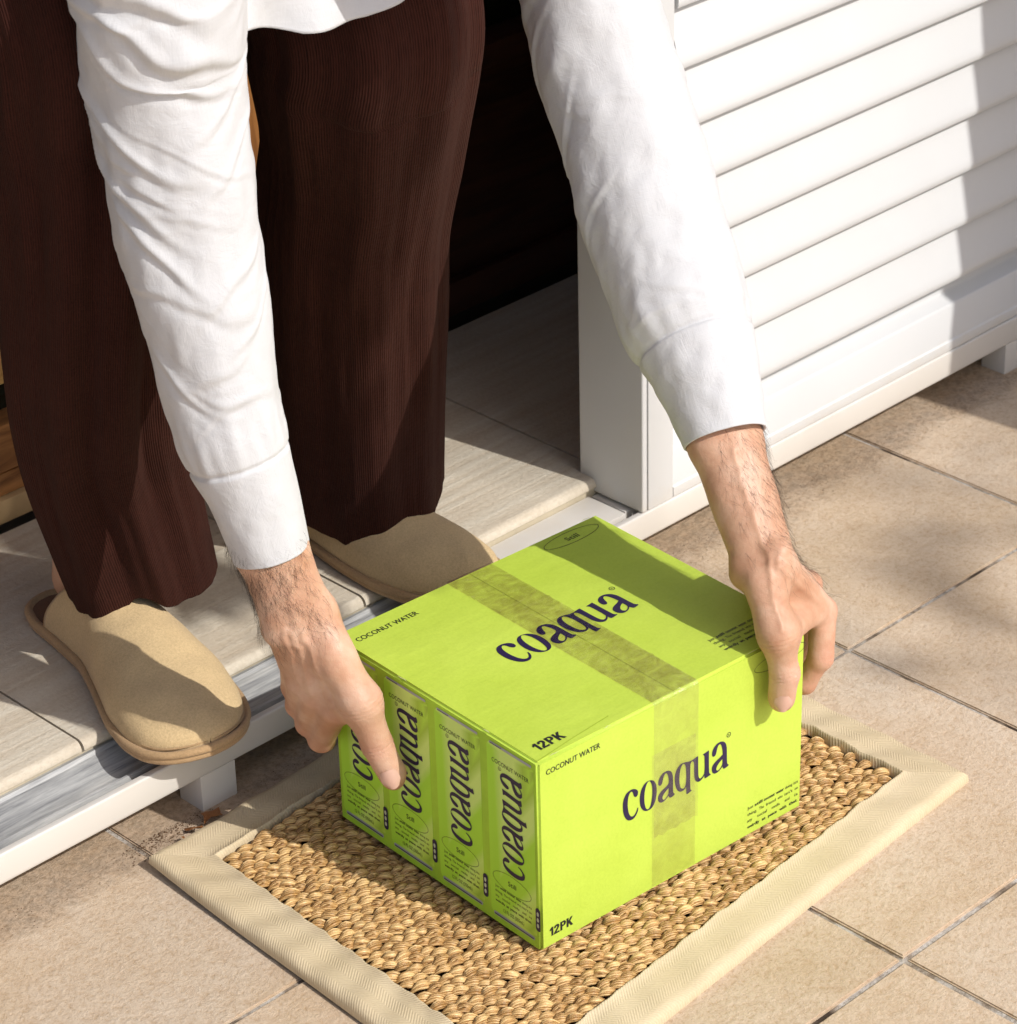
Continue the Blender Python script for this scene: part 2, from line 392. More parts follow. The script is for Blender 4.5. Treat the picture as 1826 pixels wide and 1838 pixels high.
M = dict(tile=mat_tile(), grout=mat_grout(), sill=mat_sill(), white=mat_white('white_powder_coat'), pvc=mat_white('white_shutter_paint', (.655, .67, .685), .42),
         track=mat_track(), box=mat_box(), tape=mat_tape(k=.85), tape2=mat_tape('thin_packing_tape', .30), skin=mat_skin(), linen=mat_linen(), crepe=mat_crepe(),
         suede=mat_suede('tan_suede', (.66, .495, .275)), rim=mat_suede('tan_suede_rim', (.50, .335, .18)), insole=mat_suede('brown_footbed', (.20, .10, .05)),
         jute=mat_jute(), twill=mat_twill(),
         scuff=mat_plain('worn_card_edge', (.62, .66, .30), .8), navy=mat_plain('navy_ink', (.022, .013, .060), .5), black=mat_plain('slot_shade_black', (.012, .010, .009), .8),
         ink=mat_plain('black_ink', (.02, .02, .022), .5),
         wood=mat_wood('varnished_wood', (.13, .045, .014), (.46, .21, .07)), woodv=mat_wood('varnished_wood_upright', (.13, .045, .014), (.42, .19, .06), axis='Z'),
         shadewood=mat_wood('shade_dark_wood', (.022, .008, .005), (.060, .022, .013)),  # near-black wood colour carries the deep shade on the right door leaf
         glass=mat_plain('dark_window_glass', (.010, .012, .007), .06, spec=.5), mortar=mat_plain('pale_mortar', (.50, .44, .33), .9, (200, .002)),
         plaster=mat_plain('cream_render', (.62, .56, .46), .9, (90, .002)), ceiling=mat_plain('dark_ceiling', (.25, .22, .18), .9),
         soil=mat_plain('dry_soil', (.13, .075, .04), .95), hair=mat_plain('dark_body_hair', (.035, .018, .010), .5),
         leafd=mat_plain('dead_leaf', (.36, .15, .05), .7, (200, .001)), nail=mat_plain('nail', (.64, .40, .31), .28), green=mat_plain('olive_leaf', (.06, .09, .03), .6), bark=mat_plain('bark', (.12, .09, .06), .9, (60, .004)))

# ------------------------------------------------------------------ patio
TX, TY = .2884, .2909
g = MB(); g.add([(-60, -90, -.02), (90, -90, -.02), (90, 40, -.02), (-60, 40, -.02)], [(0, 1, 2, 3)])
ground = g.obj('ground', M['tile']); tag(ground, kind='structure')
g = MB(); g.add([(-7*TX, -7*TY, -.0022), (11*TX, -7*TY, -.0022), (11*TX, .262, -.0022), (-7*TX, .262, -.0022)], [(0, 1, 2, 3)])
patio = g.obj('patio', M['grout']); tag(patio, kind='structure')
def tile_mesh(w_, h_, seed, thick=.012):
    b = MB(); gp = .0016 + .0004*(seed % 3)
    b.box((gp, gp, -thick), (w_-gp, h_-gp, 0)); me = bpy.data.meshes.new('tile'); me.from_pydata(b.V, [], b.F)
    bm = bmesh.new(); bm.from_mesh(me); bmesh.ops.recalc_face_normals(bm, faces=bm.faces)
    bmesh.ops.bevel(bm, geom=[e for e in bm.edges if all(v.co.z > -.001 for v in e.verts)], offset=.0012, segments=2, affect='EDGES')
    bm.to_mesh(me); bm.free(); me.materials.append(M['tile'])
    return me
tms = [tile_mesh(TX, TY, s) for s in range(3)]
tme = tile_mesh(TX, .261, 1)
for i in range(-7, 11):
    for j in range(-7, 1):
        o = bpy.data.objects.new('tile', tme if j == 0 else tms[(i*3+j*5) % 3]); COL.objects.link(o); o.parent = patio
        o.location = (i*TX, j*TY, rnd.uniform(-.0006, .0004))

# ------------------------------------------------------------------ door step behind the track
SZ = .070
b = MB(); b.box((-3.0, .2665, -.02), (3.0, .5735, SZ-.0085))
step = b.obj('doorstep', M['mortar']); tag(step, kind='structure')
def step_tile(w_):
    b = MB(); n = 7; prof = [(.3, 0), (.3, -.0085)] + [(0.0015, -.0085)]
    for k in range(n+1):
        a = R(180) - k/n*R(90); prof.append((.007 + .007*math.cos(a), -.0075 + .0075*math.sin(a)))
    b.prism_x(prof, .0012, w_-.0012)
    me = bpy.data.meshes.new('step_tile'); me.from_pydata(b.V, [], b.F)
    bm = bmesh.new(); bm.from_mesh(me); bmesh.ops.recalc_face_normals(bm, faces=bm.faces); bm.to_mesh(me); bm.free()
    me.polygons.foreach_set('use_smooth', [True]*len(me.polygons)); me.set_sharp_from_angle(angle=R(35)); me.materials.append(M['sill']); return me
stm = step_tile(.2865)
for i in range(-9, 9):
    o = bpy.data.objects.new('step_tile', stm); COL.objects.link(o); o.parent = step
    o.location = (i*.2865-.003, .2635, SZ + rnd.uniform(-.0005, .0005))

# ------------------------------------------------------------------ track, rail and feet
tr = empty('shutter_track', (0, .21, 0)); tag(tr, 'long white rail and weathered grey channel on short white feet along the doorstep', 'track')
def relp(o): o.location = (0, -.21, 0); return o
b = MB(); b.prism_x([(.2660, .050), (.2660, .0585), (.2625, .0590), (.2600, .0565), (.2560, .0555), (.2480, .0510), (.2360, .0470), (.2300, .0480), (.2275, .0515),
                     (.2255, .0535), (.2235, .0530), (.2225, .0490), (.2225, .0350), (.2660, .0350)], -3.0, .058)
relp(b.obj('grey_channel', M['track'], tr, smooth=True)); COL.objects[-1].data.set_sharp_from_angle(angle=R(30))
b = MB(); b.box((.060, .2215, .0350), (.2585, .2655, .0555)); relp(b.obj('cover_plate', M['white'], tr, bevel=.001))
b = MB(); b.box((.262, .2255, .0350), (3.0, .2655, .0540)); relp(b.obj('channel_under_shutter', M['white'], tr, bevel=.001))
b = MB(); b.box((-3.0, .2150, .0300), (3.0, .2213, .0400)); relp(b.obj('slot_shade_bar', M['black'], tr))  # near-black bar standing in for the shade inside the open slot
b = MB(); b.prism_x([(.2083, .0340), (.2083, .0552), (.2093, .0562), (.2143, .0562), (.2143, .0330), (.2600, .0330), (.2600, .0310), (.2090, .0310)], -3.0, 3.0)
relp(b.obj('rail', M['white'], tr, bevel=.0006))
for k in range(-3, 3):
    x = -.2238 + k*.995
    b = MB(); b.box((x, .2088, -.001), (x+.034, .2365, .0309)); relp(b.obj('foot', M['white'], tr, bevel=.0008))

# ------------------------------------------------------------------ louvred shutter
sh = empty('sliding_shutter', (.27, .245, .057)); tag(sh, 'white louvred sliding shutter panel standing on the rail', 'shutter')
def rels(o): o.location = (-.27, -.245, -.057); return o
ST, SR = 2.05, 1.80
b = MB(); b.box((.2660, .2090, .0568), (.2722, .2830, ST)); rels(b.obj('end_strip', M['pvc'], sh, bevel=.0018, seg=3))
b = MB(); b.box((.2735, .2092, .0568), (.3045, .2820, ST)); rels(b.obj('stile', M['pvc'], sh, bevel=.0012))
b = MB(); b.box((SR, .2092, .0568), (SR+.04, .2820, ST)); rels(b.obj('stile', M['pvc'], sh, bevel=.0012))
b = MB(); b.prism_x([(.2095, .0570), (.2095, .0660), (.2110, .0672), (.2110, .1010), (.2125, .1040), (.2230, .1085), (.2250, .1110), (.2270, .1400), (.2760, .1400), (.2760, .0570)], .3052, SR-.0008)
rels(b.obj('bottom_rail', M['pvc'], sh, bevel=.0006))
def slat_mesh():
    p0 = [(.2080, .0012), (.2068, .0034), (.2066, .0080), (.2080, .0140), (.2120, .0300), (.2158, .0450), (.2186, .0560), (.2200, .0600),
          (.2230, .0595), (.2195, .0400), (.2155, .0220), (.2118, .0080), (.2098, .0015)]
    b = MB(); b.prism_x(p0, .3062, SR-.0015)
    me = bpy.data.meshes.new('slat'); me.from_pydata(b.V, [], b.F)
    bm = bmesh.new(); bm.from_mesh(me); bmesh.ops.recalc_face_normals(bm, faces=bm.faces); bm.to_mesh(me); bm.free()
    me.polygons.foreach_set('use_smooth', [True]*len(me.polygons)); me.set_sharp_from_angle(angle=R(50)); me.materials.append(M['pvc']); return me
sm = slat_mesh()
for k in range(36):
    o = bpy.data.objects.new('slat', sm); COL.objects.link(o); o.parent = sh; o.location = (-.27, -.245, -.057+.1285+k*.0525)
b = MB(); b.box((.3050, .2600, .1405), (SR-.001, .2740, ST-.001)); rels(b.obj('back_panel', M['mortar'], sh))

# ------------------------------------------------------------------ doors in the opening
DY = .5745
def door(name, label, x0, x1, kick, lit):
    d = empty(name, (x0, DY, SZ)); tag(d, label, 'door')
    wd, wv = (M['wood'], M['woodv'])
    def r(o): o.location = (-x0, -DY, -SZ); return o
    if lit:
        b = MB(); b.box((x0+.002, DY, SZ+.0005), (x1-.082, DY+.03, SZ+.022)); r(b.obj('threshold_bead', mat_plain('pale_wood', (.50, .34, .17), .5), d, bevel=.002))
        b = MB(); b.box((x0+.002, DY+.006, SZ+.0225), (x1-.082, DY+.035, SZ+.043)); r(b.obj('rail_board', wd, d, bevel=.002))
        b = MB(); b.box((x0+.002, DY+.004, SZ+.0445), (x1-.082, DY+.04, SZ+.088)); r(b.obj('rail_board', wd, d, bevel=.003))
        b = MB(); b.box((x0+.002, DY+.028, SZ+.0885), (x1-.082, DY+.034, 2.0)); r(b.obj('pane', M['glass'], d))
        b = MB(); b.box((x1-.0815, DY-.003, SZ+.0005), (x1, DY+.045, 2.0)); r(b.obj('stile', wv, d, bevel=.004))
        b = MB(); b.box((x0+.002, DY-.004, SZ+.129), (-.108, DY+.024, SZ+.175)); r(b.obj('glazing_bar', mat_wood('honey_wood', (.45, .22, .06), (.66, .40, .14)), d, bevel=.003))
    else:
        b = MB(); b.box((x0+.002, DY+.02, SZ+.0005), (x1, DY+.05, kick)); r(b.obj('kick_panel', M['shadewood'], d, bevel=.002))
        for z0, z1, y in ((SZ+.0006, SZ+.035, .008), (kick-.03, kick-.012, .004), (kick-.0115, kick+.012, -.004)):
            b = MB(); b.box((x0+.0025, DY+y, z0), (x1, DY+.0199 if z1 < kick else DY+.052, z1)); r(b.obj('moulding', M['shadewood'], d, bevel=.003))
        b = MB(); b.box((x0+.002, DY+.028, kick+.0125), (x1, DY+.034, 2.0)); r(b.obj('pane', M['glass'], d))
    return d
door('wooden_door', 'varnished wooden glazed door leaf catching the sun behind the left trouser leg', -1.25, .182, .158, True)
door('wooden_door', 'wooden door leaf coloured dark for the deep shade between the right trouser leg and the shutter', .184, 1.15, .322, False)

# ------------------------------------------------------------------ house walls round the opening
hs = empty('house', (0, .62, 0)); tag(hs, 'cream rendered house wall around the doorway behind the shutter', 'house')
def relh(o): o.location = (0, -.62, 0); return o
for x0, x1 in ((1.16, 5.0), (-5.0, -1.26)):
    b = MB(); b.box((x0, .290, SZ+.004), (x1, .66, 3.0)); relh(b.obj('wall', M['plaster'], hs))
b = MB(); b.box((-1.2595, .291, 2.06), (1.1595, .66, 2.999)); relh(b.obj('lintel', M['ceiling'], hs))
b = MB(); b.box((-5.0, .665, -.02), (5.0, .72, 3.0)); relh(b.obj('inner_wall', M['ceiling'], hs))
b = MB(); b.box((-5.2, .20, 3.003), (5.2, .9, 3.15)); relh(b.obj('roof', M['plaster'], hs))
bw = MB(); bw.add([(.812, -.55, -.019), (1.7, -.55, -.019), (1.7, -.42, -.019), (.812, -.42, -.019), (.795, -.55, .50), (1.7, -.55, .50), (1.7, -.42, .50), (.795, -.42, .50), (.835, -.55, 1.05), (1.7, -.55, 1.05), (1.7, -.42, 1.05), (.835, -.42, 1.05), (1.02, -.55, 1.9), (1.7, -.55, 1.9), (1.7, -.42, 1.9), (1.02, -.42, 1.9)], [(0, 3, 2, 1), (12, 13, 14, 15)] + [(a+i, a+(i+1) % 4, a+4+(i+1) % 4, a+4+i) for a in (0, 4, 8) for i in range(4)])
o = bw.obj('garden_wall', M['plaster'], bevel=.006); tag(o, 'cream garden wall end shading the far right of the shutter', 'wall')

# ------------------------------------------------------------------ olive branch dappling the tiles on the right, plus an added bough shading the trousers
tree = empty('olive_tree', (1.9, -5.6, 0)); tag(tree, 'olive tree beyond the patio dappling the tiles, with an added bough shading the trousers', 'tree')
def tube_into(b, pts, rads, sides=6):
    P = [Vector(p) for p in pts]; base = len(b.V); prev = None
    for i, p in enumerate(P):
        t = (P[min(i+1, len(P)-1)] - P[max(i-1, 0)]).normalized()
        if prev is None: prev = t.orthogonal().normalized()
        u = (prev - t*prev.dot(t)).normalized(); prev = u; v = t.cross(u)
        for k in range(sides):
            a = 2*math.pi*k/sides; b.V.append(tuple(p + (u*math.cos(a)+v*math.sin(a))*rads[i]))
    for i in range(len(P)-1):
        for k in range(sides):
            b.F.append((base+i*sides+k, base+i*sides+(k+1) % sides, base+(i+1)*sides+(k+1) % sides, base+(i+1)*sides+k))
    b.F.append(tuple(base+k for k in range(sides))); b.F.append(tuple(base+(len(P)-1)*sides+k for k in range(sides)))
sdir = SUN_TO
b = MB(); tube_into(b, [(0, 0, -.02), (.05, .05, 1.2), (-.1, .1, 2.4), (-.3, .1, 3.4), (-.7, .3, 4.2)], [.13, .11, .08, .05, .02], 8)
b.obj('trunk', M['bark'], tree, smooth=True)
b = MB(); tw = MB()
r2 = random.Random(5)
for c in range(12):
    gx, gy = r2.uniform(.28, .62), r2.uniform(-.06, .14)
    t = r2.uniform(4.6, 6.2); c0 = Vector((gx, gy, 0)) + sdir*t - Vector((1.9, -5.6, 0))
    dr = Vector((r2.uniform(-1, 1), r2.uniform(-1, 1), r2.uniform(-.3, .6))).normalized()
    tube_into(tw, [c0 - dr*.05, c0 + dr*.12], [.003, .002], 4)
    for k in range(9):
        p = c0 + dr*(k*.016) ; s = Vector((r2.uniform(-1, 1), r2.uniform(-1, 1), r2.uniform(-1, 1))).normalized()
        wd = s.cross(dr).normalized()*.008; L_ = s*.055
        b.add([p, p+L_*.5+wd, p+L_, p+L_*.5-wd], [(0, 1, 2, 3)])
for c in range(60):  # unseen bough added only to throw shade on the right trouser leg
    gx, gz = r2.uniform(-.095, -.03), r2.uniform(.05, .50)
    t = r2.uniform(2.3, 2.7); c0 = Vector((gx, .27, gz)) + sdir*t - Vector((1.9, -5.6, 0))
    dr = Vector((r2.uniform(-.3, .3), r2.uniform(-.3, .3), r2.uniform(-1, 1))).normalized()
    tube_into(tw, [c0 - dr*.01, c0 + dr*.04], [.002, .001], 4)
    for k in range(8):
        s = Vector((r2.uniform(-.6, .6), r2.uniform(-1, 1), r2.uniform(-1, 1))).normalized(); p = c0 + dr*(k*.006); wd = s.cross(sdir).normalized()*.010; L_ = s*.040
        b.add([p-L_*.5, p+wd, p+L_*.5, p-wd], [(0, 1, 2, 3)])
tube_into(tw, [Vector((.24, -1.75, 2.4)) - Vector((1.9, -5.6, 0)), Vector((.30, -2.0, 3.8)) - Vector((1.9, -5.6, 0)), Vector((-.7, .3, 5.2)), Vector((-.7, .3, 4.15))], [.002, .003, .005, .008], 5)
tw.obj('twigs', M['bark'], tree); tag(COL.objects[-1], kind='stuff'); b.obj('crown_and_added_bough', M['green'], tree); tag(COL.objects[-1], kind='stuff')

# ------------------------------------------------------------------ door mat
mat = empty('doormat', (-.05, 0, 0)); tag(mat, 'woven jute doormat with beige herringbone border under the green box', 'doormat')
MO = Vector((-.05, 0, 0))
Q = [Vector((-.322, -.229, 0)), Vector((.205, -.189, 0)), Vector((.203, .215, 0)), Vector((-.300, .180, 0))]
BW = .037
def inset(Q, d):
    out = []
    for i in range(4):
        p, a, c = Q[i], Q[i-1], Q[(i+1) % 4]; e1 = (a-p).normalized(); e2 = (c-p).normalized()
        s = math.sin(math.acos(max(-1, min(1, e1.dot(e2))))); out.append(p + (e1+e2)*(d/s))
    return out
QI = inset(Q, BW)
def lerp(a, b_, t): return a + (b_-a)*t
for i in range(4):
    A, B, a, c = Q[i], Q[(i+1) % 4], QI[i], QI[(i+1) % 4]
    nu = 90; prof = [(-.07, .0040), (-.05, .0090), (-.02, .0122), (0, .0129), (.03, .0126), (.07, .0116), (.2, .0108), (.5, .0102), (.8, .0098), (.92, .0088), (.985, .0058), (1.0, .0020), (1.0, .0003)]
    V = []; UV = []; ex = (B-A).normalized(); n_ = Vector((ex.y, -ex.x, 0))
    L0 = (B-A).length
    for k in range(nu+1):
        s = k/nu
        for (t, z) in prof:
            p = lerp(lerp(a, c, s), lerp(A, B, s), t)
            fe = min(1, s*14, (1-s)*14); wob = fe*(.0007*math.sin(s*L0*2*math.pi/.041 + i) + .0004*math.sin(s*L0*2*math.pi/.017+2*i))
            if t < .1: p = p - n_*wob*(1-t*8 if t > 0 else 1)
            zz = z + fe*(.0007*math.sin(s*31+i) + .0006*math.sin(s*67+2*i))*(1 if 0 <= t < .95 else 0)
            ctr = (p - Q[3]).length
            if t > .4 and ctr < .12: zz += .006*(1-ctr/.12)**1.5*t
            if i == 3 and t > .3: zz += .0022*math.sin(min(1, s*1.1)*math.pi)*t
            V.append(p - MO + Vector((0, 0, max(.0003, zz)))); UV.append(((p-A).dot(ex), t*BW))
    me = fastmesh('border_strip', [tuple(v) for v in V], grid_faces(nu+1, len(prof)), uv=UV)
    link('border_strip', me, M['twill'], mat)
b = MB(); b.add([tuple(v - MO + Vector((0, 0, .0015))) for v in QI], [(0, 1, 2, 3)]); b.obj('backing', mat_plain('brown_mat_backing', (.10, .05, .02), .9), mat)
def knot_mesh(seed, ns=8, seg=7, sides=5, extra=0):
    rr = random.Random(seed); V = []; F = []; UV = []
    for s in range(ns+extra):
        q = (s+.5)/ns*2-1 if s < ns else rr.uniform(-1, 1)
        tw_ = rr.uniform(-.0010, .0010); r0 = rr.uniform(.00085, .00140) if s < ns else .0005
        pts = []
        for k in range(seg):
            t = k/(seg-1)*2-1
            wdt = (1-.62*t*t)
            x = t*.0090 + .0010*q
            y = q*.0043*wdt + .0022*t*abs(t)*1.2 + tw_*(1-abs(t)) - .0024*(1-t*t)
            z = (1-t*t*1.05)*.0082*math.sqrt(max(0, 1-(q*.86)**2)) - .0012 + (.0010 if s >= ns else 0)
            pts.append(Vector((x, y, z)))
        base = len(V); prev = None; u0 = rr.random()*7
        for i_, p in enumerate(pts):
            tt = (pts[min(i_+1, seg-1)] - pts[max(i_-1, 0)]).normalized()
            if prev is None: prev = Vector((0, 0, 1))
            u = (prev - tt*prev.dot(tt)).normalized(); prev = u; v = tt.cross(u)
            rad = r0*(1-.35*(2*i_/(seg-1)-1)**2)
            for k in range(sides):
                a = 2*math.pi*k/sides; V.append(tuple(p + (u*math.cos(a)+v*math.sin(a))*rad)); UV.append((i_*.1+u0, u0+k/sides*.12))
        for i_ in range(seg-1):
            for k in range(sides):
                F.append((base+i_*sides+k, base+i_*sides+(k+1) % sides, base+(i_+1)*sides+(k+1) % sides, base+(i_+1)*sides+k))
    return np.array(V), np.array(F), np.array(UV)
kms = [knot_mesh(s, extra=3) for s in range(7)]
kmeshes = []
for V, F, UV in kms:
    me = fastmesh('knot', V, F, uv=UV); me.materials.append(M['jute']); kmeshes.append(me)
e1 = (QI[1]-QI[0]); e2 = (QI[3]-QI[0]); nx_, ny_ = 37, 40
BOXO = Vector((-.1819, -.1123, .0)); BYAW = -.0635; bux = Vector((math.cos(BYAW), math.sin(BYAW), 0)); buy = Vector((-math.sin(BYAW), math.cos(BYAW), 0))
cands = []
for i in range(nx_):
    for j in range(ny_):
        s = (i + .5 + (.5 if j % 2 else 0) - .25)/nx_; t = (j+.5)/ny_
        s = .012 + .974*s; t = .012 + .976*t
        p = lerp(lerp(QI[0], QI[1], s), lerp(QI[3], QI[2], s), t) + Vector((rnd.uniform(-.001, .001), rnd.uniform(-.001, .001), 0))
        q = p - BOXO; u, v = q.dot(bux), q.dot(buy)
        if .03 < u < .235 and .03 < v < .20: continue
        hid = (u > -.0 and v > -.0)
        under = (0 < u < .26 and 0 < v < .226)
        rot = -.62 + rnd.uniform(-.30, .30)
        sc = rnd.uniform(.84, 1.04)
        zz = .0052 + rnd.uniform(-.0008, .0014) - (.0035 if under else 0)
        cands.append((hid, (p - camo.location).length, p, rot, sc, zz, rnd.randrange(7)))
cands.sort(key=lambda c: (c[0], c[1]))
JV = []; JF = []; JU = []; nn = 0
for k, (hid, d, p, rot, sc, zz, mi) in enumerate(cands):
    if k < 300:
        o = bpy.data.objects.new('knot', kmeshes[mi]); COL.objects.link(o); o.parent = mat
        o.location = (p.x+.05, p.y, zz); o.rotation_euler = (rnd.uniform(-.12, .12), rnd.uniform(-.12, .12), rot); o.scale = (sc, sc, sc)
    else:
        V, F, UV = kms[mi]; c_, s_ = math.cos(rot), math.sin(rot)
        X = V[:, 0]*c_*sc - V[:, 1]*s_*sc + p.x + .05; Y = V[:, 0]*s_*sc + V[:, 1]*c_*sc + p.y; Z = V[:, 2]*sc + zz
        JV.append(np.stack([X, Y, Z], 1)); JF.append(F + nn); JU.append(UV); nn += len(V)
me = fastmesh('woven_field', np.concatenate(JV), np.concatenate(JF), uv=np.concatenate(JU)); o = link('woven_field', me, M['jute'], mat); tag(o, kind='stuff')

# ------------------------------------------------------------------ carton
BX = empty('carton', (BOXO.x, BOXO.y, .0125), BYAW); tag(BX, 'bright lime green twelve pack carton of coconut water held between two hands on the mat', 'box')
BWX, BDY, BH = .2609, .2259, .160
def flat(name, polys, mat_, frame, parent=None, z=.0003, holes=True):
    """polys: list of closed loops in face coordinates; even-odd filled through a 2D curve"""
    cu = bpy.data.curves.new(name, 'CURVE'); cu.dimensions = '2D'; cu.fill_mode = 'BOTH'
    for loop in polys:
        sp = cu.splines.new('POLY'); sp.points.add(len(loop)-1)
        for pt, (x, y) in zip(sp.points, loop): pt.co = (x*100, y*100, 0, 1)
        sp.use_cyclic_u = True
    tmp = bpy.data.objects.new('tmp', cu); COL.objects.link(tmp); dg = bpy.context.evaluated_depsgraph_get()
    me = bpy.data.meshes.new_from_object(tmp.evaluated_get(dg)); bpy.data.objects.remove(tmp); bpy.data.curves.remove(cu)
    place(me, frame, z, .01)
    o = link(name, me, mat_, parent if parent is not None else BX); me.name = name
    return o
def place(me, frame, z, sc=1.0):
    O, ex, ey, n = frame
    n_ = len(me.vertices); co = np.zeros(n_*3, dtype=np.float32); me.vertices.foreach_get('co', co); co = co.reshape(-1, 3)*sc
    O, ex, ey, n = (np.array(q, dtype=np.float32) for q in (O, ex, ey, n))
    W = O + co[:, :1]*ex + co[:, 1:2]*ey + n*z
    me.vertices.foreach_set('co', W.ravel()); me.update()
    if len(me.polygons) and Vector(me.polygons[0].normal).dot(Vector([float(q) for q in n])) < 0: me.flip_normals()
FRONT = ((0, 0, 0), (1, 0, 0), (0, 0, 1), (0, -1, 0))
TOP = ((0, 0, BH), (1, 0, 0), (0, 1, 0), (0, 0, 1))
LEFT = ((0, BDY, 0), (0, -1, 0), (0, 0, 1), (-1, 0, 0))     # x runs from the back corner to the front corner
def textmesh(s, size, bold=0, width=1.0):
    cu = bpy.data.curves.new('t', 'FONT'); cu.body = s; cu.size = 1; cu.offset = bold; cu.fill_mode = 'FRONT' if hasattr(cu, 'fill_mode') else cu.fill_mode
    cu.resolution_u = 3
    tmp = bpy.data.objects.new('tmp', cu); COL.objects.link(tmp); dg = bpy.context.evaluated_depsgraph_get()
    me = bpy.data.meshes.new_from_object(tmp.evaluated_get(dg)); bpy.data.objects.remove(tmp)
    co = np.zeros(len(me.vertices)*3, dtype=np.float32); me.vertices.foreach_get('co', co); co = co.reshape(-1, 3)
    h = .73                                                # cap height of the built-in font
    co[:, :2] *= size/h; co[:, 0] *= width; co[:, 0] -= co[:, 0].min() if len(co) else 0
    me.vertices.foreach_set('co', co.ravel()); me.update()
    return me, (co[:, 0].max() if len(co) else 0)
def text(name, s, x, y, cap, frame, mat_, width=None, bold=0, z=.0003, parent=None, centre=False):
    me, w0 = textmesh(s, cap, bold); O, ex, ey, n = frame
    k = (width/w0) if width else 1
    co = np.zeros(len(me.vertices)*3, dtype=np.float32); me.vertices.foreach_get('co', co); co = co.reshape(-1, 3)
    co[:, 0] = co[:, 0]*k + x - (w0*k/2 if centre else 0); co[:, 1] += y; co[:, 2] = 0
    me.vertices.foreach_set('co', co.ravel()); place(me, frame, z)
    o = link(name, me, mat_, parent if parent is not None else BX); me.name = name; return o
def joined_text(name, items, frame, mat_, z=.0003, parent=None):
    VV = []; FF = []; n0 = 0
    for s, x, y, cap, width, bold in items:
        me, w0 = textmesh(s, cap, bold); k = (width/w0) if width else 1
        for v in me.vertices: VV.append((v.co.x*k+x, v.co.y+y, 0))
        for p in me.polygons: FF.append(tuple(i+n0 for i in p.vertices))
        n0 += len(me.vertices); bpy.data.meshes.remove(me)
    me = bpy.data.meshes.new(name); me.from_pydata(VV, [], FF); me.update(); place(me, frame, z)
    return link(name, me, mat_, parent if parent is not None else BX)
def paragraph(x, y, wid, lh, cap, frame, mat_, parent=None):
    lines = [[('Just', 0), ('still', 1), ('coconut', 1), ('water', 1), ('doing', 0), ('its', 0)], [('thing.', 0), ('The', 0), ('friend', 0), ('who', 0), ("isn't", 0), ('on', 0)],
             [('any', 0), ('social', 0), ('media', 0), ('and', 0), ('is', 0)], [('weirdly', 1), ('at', 1), ('peace', 1), ('with', 1), ('that.', 1)]]
    items = []
    for i, ln in enumerate(lines):
        ws = [len(wd)*cap*.62*(1.08 if bo else 1) for wd, bo in ln]; kf = min(1, wid*.86/sum(ws)); ws = [q*kf for q in ws]; gap = (wid-sum(ws))/(len(ln)-1); cx = x
        for (wd, bo), ww in zip(ln, ws):
            items.append((wd, cx, y-i*lh, cap, ww, .02 if bo else 0)); cx += ww+gap
    return joined_text('small_print', items, frame, mat_, parent=parent)
def rrect(x0, y0, x1, y1, r, n=5):
    out = []
    for cx, cy, a0 in ((x1-r, y1-r, 0), (x0+r, y1-r, 90), (x0+r, y0+r, 180), (x1-r, y0+r, 270)):
        for k in range(n+1):
            a = R(a0 + 90*k/n); out.append((cx+r*math.cos(a), cy+r*math.sin(a)))
    return out
def ellipse(cx, cy, a, b_, n=40): return [(cx+a*math.cos(2*math.pi*k/n), cy+b_*math.sin(2*math.pi*k/n)) for k in range(n)]
# body with slightly worn, softly rounded edges
def carton_body():
    bm = bmesh.new(); bmesh.ops.create_cube(bm, size=1)
    for v in bm.verts: v.co = Vector(((v.co.x+.5)*BWX, (v.co.y+.5)*BDY, (v.co.z+.5)*BH))
    bmesh.ops.bevel(bm, geom=bm.edges[:], offset=.0022, segments=3, affect='EDGES')
    me = bpy.data.meshes.new('cardboard_body'); bm.to_mesh(me); bm.free()
    me.polygons.foreach_set('use_smooth', [True]*len(me.polygons)); me.set_sharp_from_angle(angle=R(60)); return me
link('cardboard_body', carton_body(), M['box'], BX)
